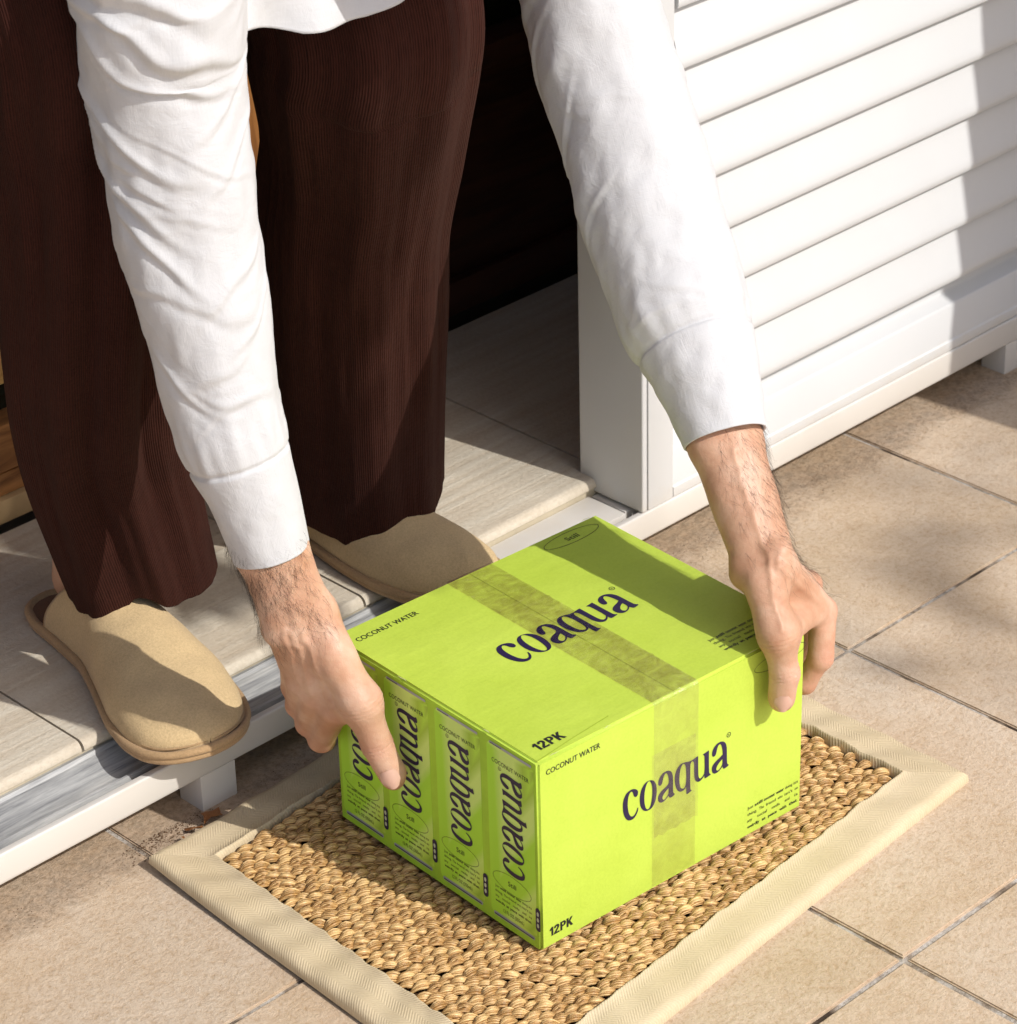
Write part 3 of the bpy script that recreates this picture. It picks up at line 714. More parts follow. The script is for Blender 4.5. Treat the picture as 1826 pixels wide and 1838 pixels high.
# the flap seam on top and the glued flap edge by the front corner
flat('flap_seam', [[(.1301, .0005), (.1305, .0005), (.1308, BDY-.0005), (.1304, BDY-.0005)]], mat_plain('cut_edge', (.33, .41, .04), .8), TOP, z=.0002)
flat('flap_edge', [[(.003, .0020), (.036, .0062), (.075, .0100), (.0755, .0108), (.036, .0070), (.003, .0028)]], mat_plain('flap_edge_shade', (.34, .46, .03), .8), TOP, z=.0002)
LOGO = [[[(0.1404,0.176),(0.1423,0.1567),(0.1337,0.1385),(0.1192,0.1346),(0.1048,0.1481),(0.0981,0.1683),(0.0942,0.1865),(0.0798,0.2),(0.0654,0.1933),(0.0519,0.1712),(0.0462,0.1365),(0.0452,0.0962),(0.05,0.0558),(0.0587,0.0231),(0.0731,-0.001),(0.0904,-0.0096),(0.1106,-0.0048),(0.1279,0.0183),(0.1375,0.0404),(0.1442,0.0385),(0.1404,0.0125),(0.126,-0.0125),(0.1048,-0.0308),(0.0798,-0.0346),(0.051,-0.025),(0.0298,-0.0019),(0.0125,0.0327),(0.0029,0.0721),(0.001,0.1173),(0.0048,0.1558),(0.0173,0.1846),(0.0346,0.2048),(0.0596,0.2144),(0.0875,0.2154),(0.1125,0.2058),(0.1298,0.1923)]],[[(0.2615,0.2087),(0.2865,0.1923),(0.3048,0.1644),(0.3135,0.1317),(0.3154,0.0933),(0.3115,0.051),(0.301,0.0115),(0.2837,-0.0144),(0.2577,-0.0298),(0.2298,-0.0298),(0.2048,-0.0202),(0.1827,0.0),(0.1663,0.0317),(0.1587,0.0673),(0.1577,0.1048),(0.1635,0.1462),(0.176,0.1779),(0.1981,0.2029),(0.226,0.2144)],[(0.249,0.2058),(0.2615,0.1894),(0.2712,0.1615),(0.275,0.125),(0.274,0.0817),(0.2692,0.0423),(0.2606,0.0058),(0.249,-0.0144),(0.2327,-0.0202),(0.2183,-0.0096),(0.2067,0.0183),(0.2,0.0538),(0.199,0.0981),(0.2029,0.1404),(0.2115,0.174),(0.225,0.1981),(0.2365,0.2077)]],[[(0.3308,0.1337),(0.3288,0.1529),(0.3346,0.1788),(0.351,0.199),(0.376,0.2144),(0.4019,0.2163),(0.4269,0.2096),(0.4481,0.1933),(0.4625,0.1663),(0.4683,0.1288),(0.4683,0.0144),(0.4769,-0.0019),(0.4875,-0.0106),(0.4798,-0.0192),(0.4596,-0.0231),(0.4404,-0.024),(0.4317,-0.0135),(0.4269,0.0038),(0.4125,-0.0096),(0.3913,-0.0221),(0.3663,-0.026),(0.3481,-0.0202),(0.3317,-0.0029),(0.326,0.0221),(0.3298,0.0452),(0.3481,0.0644),(0.3731,0.0779),(0.4019,0.0865),(0.4288,0.1019),(0.4279,0.1413),(0.4192,0.1769),(0.4087,0.1962),(0.3942,0.1981),(0.3827,0.1846),(0.374,0.1606),(0.3673,0.1356),(0.3567,0.1212),(0.3423,0.1212)],[(0.4269,0.0644),(0.4058,0.0538),(0.3817,0.0365),(0.3692,0.0173),(0.3692,0.0019),(0.3779,-0.0106),(0.3952,-0.0106),(0.4125,0.0029),(0.4269,0.0212)]],[[(0.6154,0.1933),(0.5788,0.2067),(0.5385,0.2096),(0.5096,0.1913),(0.4923,0.1615),(0.4846,0.1212),(0.4865,0.076),(0.4962,0.0327),(0.5144,-0.001),(0.5365,-0.0192),(0.5615,-0.0231),(0.5837,-0.0163),(0.5942,-0.0038),(0.5952,-0.0663),(0.6038,-0.0712),(0.6423,-0.0615),(0.65,-0.0558),(0.6404,-0.0529),(0.6317,-0.0385),(0.6308,0.1538),(0.6356,0.174),(0.6481,0.1827),(0.6587,0.176),(0.6683,0.1548),(0.6692,0.0721),(0.6721,0.0327),(0.6827,0.0038),(0.701,-0.0144),(0.7231,-0.0202),(0.7481,-0.0096),(0.7663,0.0106),(0.7692,-0.0125),(0.775,-0.0202),(0.826,-0.0135),(0.8298,-0.0077),(0.8183,-0.001),(0.8106,0.0192),(0.8087,0.199),(0.7827,0.1942),(0.7538,0.1913),(0.7519,0.1875),(0.7625,0.1779),(0.7683,0.1654),(0.7702,0.0317),(0.7558,0.0125),(0.7375,0.0019),(0.7231,0.0029),(0.7115,0.0212),(0.7077,0.0548),(0.7058,0.199),(0.6808,0.1981),(0.651,0.1904)],[(0.575,0.1952),(0.5875,0.174),(0.5933,0.1202),(0.5942,0.0567),(0.5894,0.0144),(0.5731,-0.0067),(0.551,0.0),(0.5365,0.0202),(0.5288,0.0625),(0.5279,0.1135),(0.5337,0.1548),(0.5462,0.1865),(0.5606,0.199)]],[[(0.8413,0.1356),(0.8394,0.1548),(0.8452,0.1808),(0.8615,0.2019),(0.8875,0.2173),(0.9135,0.2192),(0.9394,0.2125),(0.9615,0.1962),(0.9769,0.1683),(0.9827,0.1308),(0.9846,0.0144),(0.9933,-0.0019),(1.0038,-0.0106),(0.9962,-0.0192),(0.976,-0.0231),(0.9558,-0.025),(0.9471,-0.0144),(0.9423,0.0038),(0.9279,-0.0096),(0.9058,-0.0221),(0.8798,-0.026),(0.8606,-0.0202),(0.8442,-0.0029),(0.8385,0.0221),(0.8413,0.0462),(0.8596,0.0654),(0.8856,0.0788),(0.9154,0.0875),(0.9433,0.1029),(0.9404,0.1433),(0.9317,0.1788),(0.9212,0.1981),(0.9058,0.201),(0.8933,0.1875),(0.8846,0.1625),(0.8788,0.1375),(0.8683,0.1231),(0.8529,0.1231)],[(0.9413,0.0654),(0.9192,0.0548),(0.8952,0.0375),(0.8817,0.0173),(0.8817,0.0019),(0.8913,-0.0106),(0.9087,-0.0106),(0.9269,0.0029),(0.9423,0.0212)]]]
def logo(frame, x, y, length, hscale=1.0, shear=0.0, parent=None, z=.0003):
    """the lettering, given for an x axis of unit length"""
    polys = []
    for grp in LOGO:
        for loop in grp:
            L_ = loop; n = len(L_); out = []
            for i in range(n):                              # soften gentle corners, keep the sharp serifs
                p0, p1, p2 = L_[i-1], L_[i], L_[(i+1) % n]
                a = (p1[0]-p0[0], p1[1]-p0[1]); c = (p2[0]-p1[0], p2[1]-p1[1])
                la, lc = math.hypot(*a), math.hypot(*c); cs = (a[0]*c[0]+a[1]*c[1])/max(1e-9, la*lc)
                if cs > .45: out += [(p1[0]-a[0]*.25, p1[1]-a[1]*.25), (p1[0]+c[0]*.25, p1[1]+c[1]*.25)]
                else: out.append(p1)
            polys.append([(x + (px + shear*py)*length, y + py*length*hscale) for px, py in out])
    o = flat('logo_print', polys, M['navy'], frame, parent, z=z)
    return o
def reg_mark(frame, x, y, r_, parent=None, mat_=None):
    o = flat('registered_mark', [ellipse(x, y, r_, r_, 16), ellipse(x, y, r_*.78, r_*.78, 16)], mat_ or M['ink'], frame, parent)
    text('registered_letter', 'R', x, y-r_*.42, r_*.85, frame, mat_ or M['ink'], parent=parent, centre=True)
def pack(x, y, h, wid, frame):
    g1 = [[(.02, .60), (.02, .78), (.22, 1), (.42, 1), (.42, 0), (.20, 0), (.20, .74), (.14, .66)]]
    g2 = [[(0, .68), (.0, .76), (.04, .89), (.14, .98), (.32, 1.01), (.50, .97), (.60, .85), (.61, .70), (.55, .55), (.40, .38), (.28, .22), (.26, .19), (.62, .19), (.62, 0), (-.01, 0), (-.01, .14), (.06, .28), (.22, .46), (.34, .60), (.38, .70), (.36, .79), (.29, .83), (.23, .79), (.21, .68)]]
    g3 = [[(0, 0), (0, 1), (.38, 1), (.55, .95), (.64, .82), (.64, .62), (.56, .48), (.40, .41), (.22, .41), (.22, 0)], [(.22, .58), (.34, .58), (.42, .63), (.42, .78), (.34, .83), (.22, .83)]]
    g4 = [[(0, 0), (0, 1), (.22, 1), (.22, .60), (.46, 1), (.72, 1), (.42, .56), (.75, 0), (.48, 0), (.28, .38), (.22, .28), (.22, 0)]]
    k = wid/2.75
    for gph, ox in ((g1, 0), (g2, .52), (g3, 1.26), (g4, 2.0)):
        flat('pack_print', [[(x+(px+ox)*k, y+py*h) for px, py in lp] for lp in gph], M['ink'], frame)
logo(FRONT, .0785, .0755, .1045); reg_mark(FRONT, .1830, .1005, .0021)
text('caption_print', 'COCONUT WATER', .0077, .1470, .0046, FRONT, M['ink'], width=.0500, bold=.008)
pack(.0080, .0098, .0076, .0220, FRONT)
paragraph(.2035, .0245, .0530, .0056, .0027, FRONT, M['ink'])
flat('oval_print', [ellipse(.2345, .1440, .0265, .0065), ellipse(.2345, .1440, .0261, .0061)], M['ink'], FRONT)
text('still_print', 'Still', .2345, .1418, .0045, FRONT, M['ink'], width=.0105, centre=True)
logo(TOP, .0725, .1060, .1195); reg_mark(TOP, .1935, .1345, .0024)
text('caption_print', 'COCONUT WATER', .0095, .2050, .0056, TOP, M['ink'], width=.0570, bold=.008)
pack(.0110, .0105, .0092, .0260, TOP)
flat('oval_print', [ellipse(.2230, .2118, .0275, .0078), ellipse(.2230, .2118, .0270, .0073)], M['ink'], TOP)
text('still_print', 'Still', .2230, .2088, .0056, TOP, M['ink'], width=.0125, centre=True)
paragraph(.1940, .0315, .0530, .0054, .0030, TOP, M['ink'])
# tape: over the top, folded down the front, a second short strip on the front and one over the back edge
def tape_strip(x0, x1, path, jag, mk='tape'):
    nu = 10; V = []; UV = []
    for k, (y, z) in enumerate(path):
        for i in range(nu+1):
            t = i/nu; yy, zz = y, z
            if k == len(path)-1:
                if abs(z-path[-2][1]) > abs(y-path[-2][0]): zz = z + jag*math.sin(i*2.3)
                else: yy = y + jag*math.sin(i*2.3)
            V.append((x0+(x1-x0)*t, yy, zz))
    me = fastmesh('tape', V, grid_faces(len(path), nu+1), smooth=True); return link('tape', me, M[mk], BX)
e_ = .0006
def creased_tape(x0, x1, y0, y1):
    nu, nv = 40, 170; rr = np.random.default_rng(8); s, t = np.meshgrid(np.linspace(0, 1, nu), np.linspace(0, 1, nv), indexing='ij')
    X = x0+(x1-x0)*s; Y = y0+(y1-y0)*t + .0004*np.sin(s*19)*(t > .995); Z = np.full_like(X, BH+e_)
    for k in range(34):
        cx, cy, an, ln = rr.uniform(x0, x1), y1 - abs(rr.normal(0, .10)) if k % 3 else rr.uniform(y0, y1), rr.uniform(-.5, .5), rr.uniform(.004, .016)
        u = (X-cx)*math.cos(an)+(Y-cy)*math.sin(an); v = -(X-cx)*math.sin(an)+(Y-cy)*math.cos(an)
        Z += rr.uniform(.0004, .0012)*np.exp(-(u/ln)**2-(v/.0010)**2)*np.clip((Y-y0)/.004, 0, 1)
    me = fastmesh('tape', np.stack([X, Y, Z], -1).reshape(-1, 3), grid_faces(nu, nv)); return link('tape', me, M['tape'], BX)
creased_tape(.1085, .1520, .0022, BDY-.001)
for k, (fx, fy, ln, fr_) in enumerate([(.012, .0012, .010, 0), (.20, .0010, .014, 0), (.062, .0009, .007, 0), (.2597, .06, .009, 1), (.0010, .05, .008, 1), (.0012, .14, .012, 1), (.245, BDY-.0012, .010, 0)]):
    lp = [(fx + (q*ln if fr_ == 0 else .0003*math.sin(q*9+k)), fy + (q*ln if fr_ else .0003*math.sin(q*9+k))) for q in (0, .3, .6, 1)] 
    lp += [(px + (0 if fr_ == 0 else .0007), py + (.0007 if fr_ == 0 else 0)) for px, py in lp[::-1][1:-1]]
    flat('scuff', [lp], M['scuff'], TOP, z=.00012)
tape_strip(.1085, .1520, [(.0022, BH+e_), (.0010, BH+.0001), (-.0004, BH-.0014), (-e_, BH-.0028), (-e_, .12), (-e_, .0455)], .0012, 'tape2')
tape_strip(.1062, .1490, [(-e_*1.7, .1180), (-e_*1.7, .08), (-e_*1.7, .04), (-e_*1.7, .0040)], .0006, 'tape2')
tape_strip(.1100, .1535, [(BDY+.0006, BH-.05), (BDY+.0006, BH-.004), (BDY-.001, BH+.0006)], .0)
# the printed row of four cans on the side
def mat_canprint():
    m, nt, bs = new_mat('printed_can_art'); uv = nt.nodes.new('ShaderNodeTexCoord').outputs['UV']
    sx = nt.nodes.new('ShaderNodeSeparateXYZ'); nt.links.new(uv, sx.inputs[0])
    c = ramp(nt, sx.outputs['X'], [(0, (.36, .56, .05)), (.05, (.52, .84, .07)), (.11, (.42, .66, .06)), (.2, (.66, .90, .22)), (.34, (.68, .92, .24)), (.42, (.46, .84, .05)), (.66, (.48, .86, .05)), (.74, (.66, .92, .20)), (.86, (.62, .86, .12)), (.93, (.40, .62, .05)), (1, (.56, .80, .08))])
    n = noise(nt, uv, 7, 3, .5); c = mixrgb(nt, .3, c, ramp(nt, n, [(.35, (.80, .92, .7)), (.65, (1, 1, 1))]), 'MULTIPLY')
    nt.links.new(c, bs.inputs['Base Color']); setp(bs, Roughness=.6); return m
CM = mat_canprint()
flat('side_bounce_tint', [rrect(.0015, .0015, BDY-.0015, BH-.0015, .001)], mat_plain('side_bounce_green', (.43, .72, .045), .6), LEFT, z=.00008)  # added green sheet; its tint offsets warm bounced light on the shaded side
silver = mat_plain('printed_silver', (.42, .44, .46), .5); silverd = mat_plain('printed_dark_silver', (.10, .11, .12), .5)
def can_frame_poly(x0, x1): return rrect(x0, .0105, x1, .1535, .004)
for k in range(4):
    cx = BDY - (.0285 + k*.0562); x0, x1 = cx-.0245, cx+.0245
    o = flat('can_print', [rrect(x0, .0085, x1, .1545, .0045)], CM, LEFT, z=.0002)
    me = o.data; l = me.uv_layers.new(name='UV')
    for lp in me.loops:
        v = me.vertices[lp.vertex_index].co; l.data[lp.index].uv = ((BDY-v.y-x0)/(x1-x0), v.z*6)
    flat('can_rim_print', [rrect(x0+.003, .1535, x1-.002, .1556, .001)], silver, LEFT, o, z=.0004)
    flat('can_rim_print', [rrect(x0+.003, .0072, x1-.002, .0104, .0015)], silver, LEFT, o, z=.0004)
    flat('can_rim_print', [rrect(x0+.004, .0078, x1-.003, .0090, .0005)], silverd, LEFT, o, z=.0006)
    flat('can_rim_print', [rrect(x0+.004, .1539, x0+.016, .1546, .0003)], silverd, LEFT, o, z=.0006)
    text('caption_print', 'COCONUT WATER', x0+.0055, .1395, .0036, LEFT, M['ink'], width=.0385, parent=o, z=.0004)
    UP = ((0, BDY-(cx+.0125), 0), (0, 0, 1), (0, 1, 0), (-1, 0, 0))   # lettering climbs the can
    logo(UP, .0500, .0025, .0855, 1.10, .12, parent=o, z=.0005); reg_mark(UP, .1365, .0235, .0016, parent=o)
    flat('oval_print', [ellipse(cx-.001, .0420, .0205, .0078), ellipse(cx-.001, .0420, .0202, .0075)], M['ink'], LEFT, o, z=.0004)
    text('still_print', 'Still', cx-.001, .0402, .0042, LEFT, M['ink'], width=.0085, parent=o, centre=True, z=.0004)
    paragraph(x0+.0050, .0325, .0390, .0042, .0022, LEFT, M['ink'], parent=o)
    text('volume_print', '12 FL OZ (355mL)', cx, .0140, .0030, LEFT, M['ink'], width=.0220, parent=o, centre=True, z=.0004)
    flat('badge_print', [rrect(x1-.0006, .0175, x1+.0044, .0375, .0024)], M['navy'], LEFT, o, z=.0006)
    flat('badge_mark', [ellipse(x1+.0019, z_, .0012, .0019, 12) for z_ in (.0225, .0275, .0325)], mat_plain('pale_print', (.55, .60, .45), .6), LEFT, o, z=.0008)

# ------------------------------------------------------------------ leaf litter and soil along the rail
def dead_leaf(loc, rot, s, label):
    V = []; n = 14
    for i in range(n+1):
        t = i/n; wd = math.sin(t*math.pi)**1.3*.24*(1+.2*math.sin(t*23))
        for q in (-1, 0, 1): V.append(((t-.5), q*wd, .12*math.sin(t*3)+abs(q)*.10*math.sin(t*5+1)))
    me = mesh('dead_leaf', V, [tuple(f) for f in grid_faces(n+1, 3)], smooth=True)
    o = link('dead_leaf', me, M['leafd']); o.location = loc; o.rotation_euler = rot; o.scale = (s, s, s); tag(o, label, 'leaf', 'dry leaves under the rail')
    me.materials[0] = M['leafd']
dead_leaf((-.2475, .190, .004), (.3, .2, 1.9), .020, 'curled orange dead leaf beside the soil heap under the rail')
dead_leaf((-.226, .196, .0025), (.0, .1, .5), .030, 'thin pale brown dead leaf lying closest to the white foot')
dead_leaf((-.262, .186, .004), (.9, .1, .9), .014, 'small dark dead leaf on the soil where two tiles meet')
b = MB(); r3 = random.Random(3)
def crumb(x, y, s):
    V = [(s*r3.uniform(.5, 1)*math.cos(a), s*r3.uniform(.5, 1)*math.sin(a), 0) for a in (0, 1.3, 2.5, 3.8, 5.1)]; top_ = (0, 0, s*r3.uniform(.4, .9))
    b.add([(x+v[0], y+v[1], .0001) for v in V] + [(x, y, top_[2])], [(i, (i+1) % 5, 5) for i in range(5)])
for k in range(2000):
    if k % 3 == 0: x, y = r3.gauss(-.262, .020), .208 - abs(r3.gauss(0, .010)) + .004
    else: x, y = r3.uniform(-.6, 1.3), .207 - abs(r3.gauss(0, .014)) + .006
    crumb(x, y, r3.uniform(.0002, .0007)*(1.8 if k % 3 == 0 and r3.random() < .2 else 1))
o = b.obj('soil_crumbs', M['soil']); tag(o, kind='stuff')

# ------------------------------------------------------------------ person: implicit-surface body
def sdf_cones(prims, P, k):
    """smooth union of tapered capsules; prims rows = (p0, r0, p1, r1[, k])"""
    D = None
    for pr in prims:
        p0, r0, p1, r1 = pr[:4]; kk = pr[4] if len(pr) > 4 else k
        a = np.array(p0, np.float32); ba = np.array(p1, np.float32) - a
        pa = P - a; h = np.clip((pa @ ba)/max(1e-9, float(ba @ ba)), 0, 1)
        d = np.sqrt(((pa - h[..., None]*ba)**2).sum(-1)) - (r0 + (r1-r0)*h)
        if D is None: D = d
        else:
            q = np.clip(.5 + .5*(D-d)/kk, 0, 1); D = D*(1-q) + d*q - kk*q*(1-q)
    return D
def surface_nets(prims, lo, hi, res, k, post=None):
    ax = [np.arange(l, h_+res, res, dtype=np.float32) for l, h_ in zip(lo, hi)]
    G = np.stack(np.meshgrid(*ax, indexing='ij'), -1)
    D = np.empty(G.shape[:3], np.float32)
    for i in range(0, G.shape[0], 16): D[i:i+16] = sdf_cones(prims, G[i:i+16], k)
    if post is not None: D = post(D, G)
    nx, ny, nz = D.shape; sg = D < 0
    cs = np.zeros((nx-1, ny-1, nz-1), np.int8)
    for dx in (0, 1):
        for dy in (0, 1):
            for dz in (0, 1): cs += sg[dx:nx-1+dx, dy:ny-1+dy, dz:nz-1+dz]
    act = (cs > 0) & (cs < 8); I = np.argwhere(act)
    idx = -np.ones(act.shape, np.int64); idx[act] = np.arange(len(I))
    acc = np.zeros((len(I), 3)); cnt = np.zeros(len(I))
    corners = [(a, b, c) for a in (0, 1) for b in (0, 1) for c in (0, 1)]
    for c0 in corners:
        for axis in range(3):
            if c0[axis]: continue
            c1 = list(c0); c1[axis] = 1
            d0 = D[I[:, 0]+c0[0], I[:, 1]+c0[1], I[:, 2]+c0[2]]; d1 = D[I[:, 0]+c1[0], I[:, 1]+c1[1], I[:, 2]+c1[2]]
            m = (d0 < 0) != (d1 < 0); t = np.where(m, d0/np.where(d0 == d1, 1, d0-d1), 0)
            p = np.tile(np.array(c0, float), (len(I), 1)); p[:, axis] += t
            acc[m] += p[m]; cnt[m] += 1
    V = (I + acc/cnt[:, None])*res + np.array([a[0] for a in ax])
    F = []
    for axis in range(3):
        u, v = (axis+1) % 3, (axis+2) % 3
        s0 = [slice(None)]*3; s1 = [slice(None)]*3; s0[axis] = slice(0, -1); s1[axis] = slice(1, None)
        ch = sg[tuple(s0)] != sg[tuple(s1)]; E = np.argwhere(ch)
        E = E[(E[:, u] > 0) & (E[:, v] > 0) & (E[:, u] < D.shape[u]-1) & (E[:, v] < D.shape[v]-1)]
        inside = sg[E[:, 0], E[:, 1], E[:, 2]]
        def cell(du, dv):
            c = E.copy(); c[:, u] -= du; c[:, v] -= dv; return idx[c[:, 0], c[:, 1], c[:, 2]]
        q = np.stack([cell(1, 1), cell(0, 1), cell(0, 0), cell(1, 0)], 1)
        q[~inside] = q[~inside][:, ::-1]; F.append(q)
    F = np.concatenate(F); F = F[(F >= 0).all(1)]
    return V, F
def relax(V, F, it=2, lam=.5):
    e = np.concatenate([F[:, [0, 1]], F[:, [1, 2]], F[:, [2, 3]], F[:, [3, 0]]])
    for _ in range(it):
        s = np.zeros_like(V); c = np.zeros(len(V))
        np.add.at(s, e[:, 0], V[e[:, 1]]); np.add.at(c, e[:, 0], 1)
        V = V + lam*(s/np.maximum(c, 1)[:, None] - V)
    return V
A_ = np.array
def chain(pts, rs, k=None):
    out = []
    for i in range(len(pts)-1):
        out.append((pts[i], rs[i], pts[i+1], rs[i+1]) + ((k,) if k else ()))
    return out
# --- hand on the right corner of the carton (thumb down the front face, fingers down the right face)
RW = A_((.056, -.107, .228)); RE = A_((.118, .052, .405)); RC = A_((.0765, -.050, .295))
prR = []
prR += [(RW+A_((-.0095, .003, -.002)), .0125, RC+A_((-.0075, .004, 0)), .0170, .01), (RC+A_((-.0075, .004, 0)), .0170, RE+A_((-.006, 0, 0)), .026, .01)]
prR += [(RW+A_((.0085, -.003, .002)), .0130, RC+A_((.0075, -.004, 0)), .0175, .01), (RC+A_((.0075, -.004, 0)), .0175, RE+A_((.006, 0, 0)), .027, .01)]
prR.append((RW+A_((0, 0, .004)), .0165, RC, .0225, .01))
Rm = [A_((.1085, -.1195, .168)), A_((.1165, -.097, .177)), A_((.1165, -.074, .181)), A_((.112, -.053, .180))]     # knuckles index..little
Rc = [RW+A_((.010, -.010, -.008)), RW+A_((.010, -.003, -.008)), RW+A_((.006, .005, -.008)), RW+A_((.002, .011, -.006))]
for m_, c_ in zip(Rm, Rc): prR.append((c_, .0118, m_, .0098, .009))
prR.append((RW+A_((.002, -.004, -.012)), .015, (.078, -.092, .196), .013, .014)); prR.append(((.066, -.110, .200), .013, (.088, -.108, .180), .0105, .012))
prR += chain([Rm[0], (.0980, -.1275, .1350), (.0915, -.1180, .1120), (.0895, -.104, .1030)], [.0100, .0090, .0080, .0074], .004)
prR += chain([Rm[1], (.1145, -.0985, .130), (.1035, -.098, .104), (.0955, -.092, .088)], [.0105, .0100, .0088, .0080], .004)
prR += chain([Rm[2], (.1145, -.0735, .132), (.1040, -.073, .106), (.0960, -.070, .091)], [.0100, .0094, .0084, .0076], .004)
prR += chain([Rm[3], (.1115, -.0510, .145), (.1030, -.050, .124), (.0975, -.049, .110)], [.0092, .0084, .0076, .0068], .004)
RT = [A_((.043, -.118, .218)), A_((.0375, -.1370, .1880)), A_((.0405, -.1420, .1550)), A_((.0395, -.1395, .1310))]
prR += chain([RT[0], RT[1]], [.0140, .0128], .010) + chain(RT[1:], [.0124, .0104, .0088], .005)
prR.append((A_((.0398, -.1415, .146)), .0096, A_((.0394, -.1405, .135)), .0098, .003))
prR.append((RT[1], .0125, Rm[0]+A_((-.020, -.002, .006)), .0095, .014))                                     # web
prR.append((RW+A_((-.0125, .007, -.008)), .0112, RW+A_((-.0125, .007, -.003)), .0108, .006))                     # wrist bone
prR.append((RW+A_((.000, -.014, .012)), .0085, (.0405, -.1305, .200), .0050, .010))                           # thumb tendon
# --- hand on the left face (thumb on the face, fingers behind the back face)
LW = A_((-.2155, .0885, .2190)); LE = A_((-.236, .150, .445)); LC = A_((-.2240, .1065, .2750))
prL = []
prL += [(LW+A_((-.010, .006, -.002)), .0130, LC+A_((-.0075, .005, 0)), .0165, .01), (LC+A_((-.0075, .005, 0)), .0165, LE, .028, .01)]
prL += [(LW+A_((.010, -.006, .002)), .0130, LC+A_((.0075, -.004, 0)), .0165, .01), (LC+A_((.0075, -.004, 0)), .0165, LE, .028, .01)]
prL.append((LW+A_((0, 0, .004)), .0165, LC, .0215, .01))
Lm = [A_((-.2045, .0700, .1480)), A_((-.2100, .0840, .1540)), A_((-.2125, .0960, .1640)), A_((-.2120, .1055, .1760))]
Lc = [LW+A_((.010, -.010, -.012)), LW+A_((.002, -.003, -.012)), LW+A_((-.004, .004, -.010)), LW+A_((-.009, .010, -.008))]
for m_, c_ in zip(Lm, Lc): prL.append((c_, .0125, m_, .0098, .009))
prL.append((LW+A_((.004, -.002, -.016)), .016, (-.200, .080, .165), .014, .014)); prL.append(((-.198, .085, .170), .014, (-.196, .090, .145), .0125, .012))
Lp = [A_((-.1880, .1060, .0960)), A_((-.1900, .1180, .1060)), A_((-.1925, .1240, .1200)), A_((-.1945, .1270, .1360))]
prL += chain([Lm[0], Lp[0], (-.166, .1265, .088), (-.145, .1245, .086)], [.0106, .0100, .0088, .0078], .004)
prL += chain([Lm[1], Lp[1], (-.166, .1300, .102), (-.143, .1250, .102)], [.0104, .0098, .0088, .0080], .004)
prL += chain([Lm[2], Lp[2], (-.168, .1320, .118), (-.146, .1250, .118)], [.0100, .0094, .0084, .0076], .004)
prL += chain([Lm[3], Lp[3], (-.174, .1320, .136), (-.156, .1250, .136)], [.0092, .0085, .0076, .0068], .004)
LT = [A_((-.2085, .0640, .1980)), A_((-.2015, .0440, .1640)), A_((-.1935, .0385, .1250)), A_((-.1882, .0285, .0985))]
prL += chain([LT[0], LT[1]], [.0150, .0135], .010) + chain(LT[1:], [.0130, .0112, .0095], .005)
prL.append((A_((-.1918, .0350, .116)), .0106, A_((-.1888, .0295, .103)), .0106, .003))
prL.append((LT[1]+A_((0, .003, -.004)), .0120, Lm[0]+A_((.004, -.002, .000)), .0100, .014))
prL.append((LW+A_((.012, -.008, .004)), .0100, (-.206, .058, .190), .0070, .012))
prL.append((LW+A_((-.014, .008, .006)), .0100, LW+A_((-.014, .008, -.004)), .0100, .010))
def crease(V, N, a, b, at, n=3, amp=.0005, pitch=.0022, wid=.010):
    """small skin folds across a joint: a->b is the bone, at the place along it"""
    a, b = A_(a), A_(b); d = b-a; L_ = np.linalg.norm(d); d = d/L_
    s = (V-a)@d - at*L_; rad = np.linalg.norm(V-a-((V-a)@d)[:, None]*d, axis=1)
    w_ = np.exp(-(s/(n*pitch*.5))**2)*(rad < wid*1.9)*(s > -.02)*(s < .02)
    side = 1
    return V - N*(w_*amp*(.5+.5*np.cos(s*2*np.pi/pitch)))[:, None]
def ridges(V, N, lines, amp=.0009, wid=.0022):
    for pts in lines:
        best = np.full(len(V), 1e9); tt = np.zeros(len(V))
        for i in range(len(pts)-1):
            a, b = A_(pts[i]), A_(pts[i+1]); d = b-a; h = np.clip(((V-a)@d)/(d@d), 0, 1); q = np.linalg.norm(V-a-h[:, None]*d, axis=1); m_ = q < best; best[m_] = q[m_]
        base = np.percentile(best, .0)
        V = V + N*(amp*np.exp(-(np.maximum(best-pts_r(pts), 0)/wid)**2))[:, None]
    return V
def pts_r(pts): return 0.0
def surf_line(V, N, a, b, view, n=14, wob=0, seed=0):
    """points of the surface seen from the direction view along the line a-b"""
    a, b, view = A_(a), A_(b), A_(view)/np.linalg.norm(view); rr = np.random.default_rng(seed); out = []
    sd = np.cross(b-a, view); sd /= np.linalg.norm(sd)
    for k in range(n):
        p = a+(b-a)*k/(n-1) + sd*wob*math.sin(k*1.1+seed); q = V-p; along = q@view; r_ = np.linalg.norm(q-along[:, None]*view, axis=1)
        c = np.where(r_ < .0022)[0]
        if len(c): out.append(V[c[np.argmax(along[c])]])
    return out
def vnormals(V, F):
    n = np.cross(V[F[:, 2]]-V[F[:, 0]], V[F[:, 3]]-V[F[:, 1]]); N = np.zeros_like(V)
    for i in range(4): np.add.at(N, F[:, i], n)
    return N/np.maximum(np.linalg.norm(N, axis=1), 1e-12)[:, None]
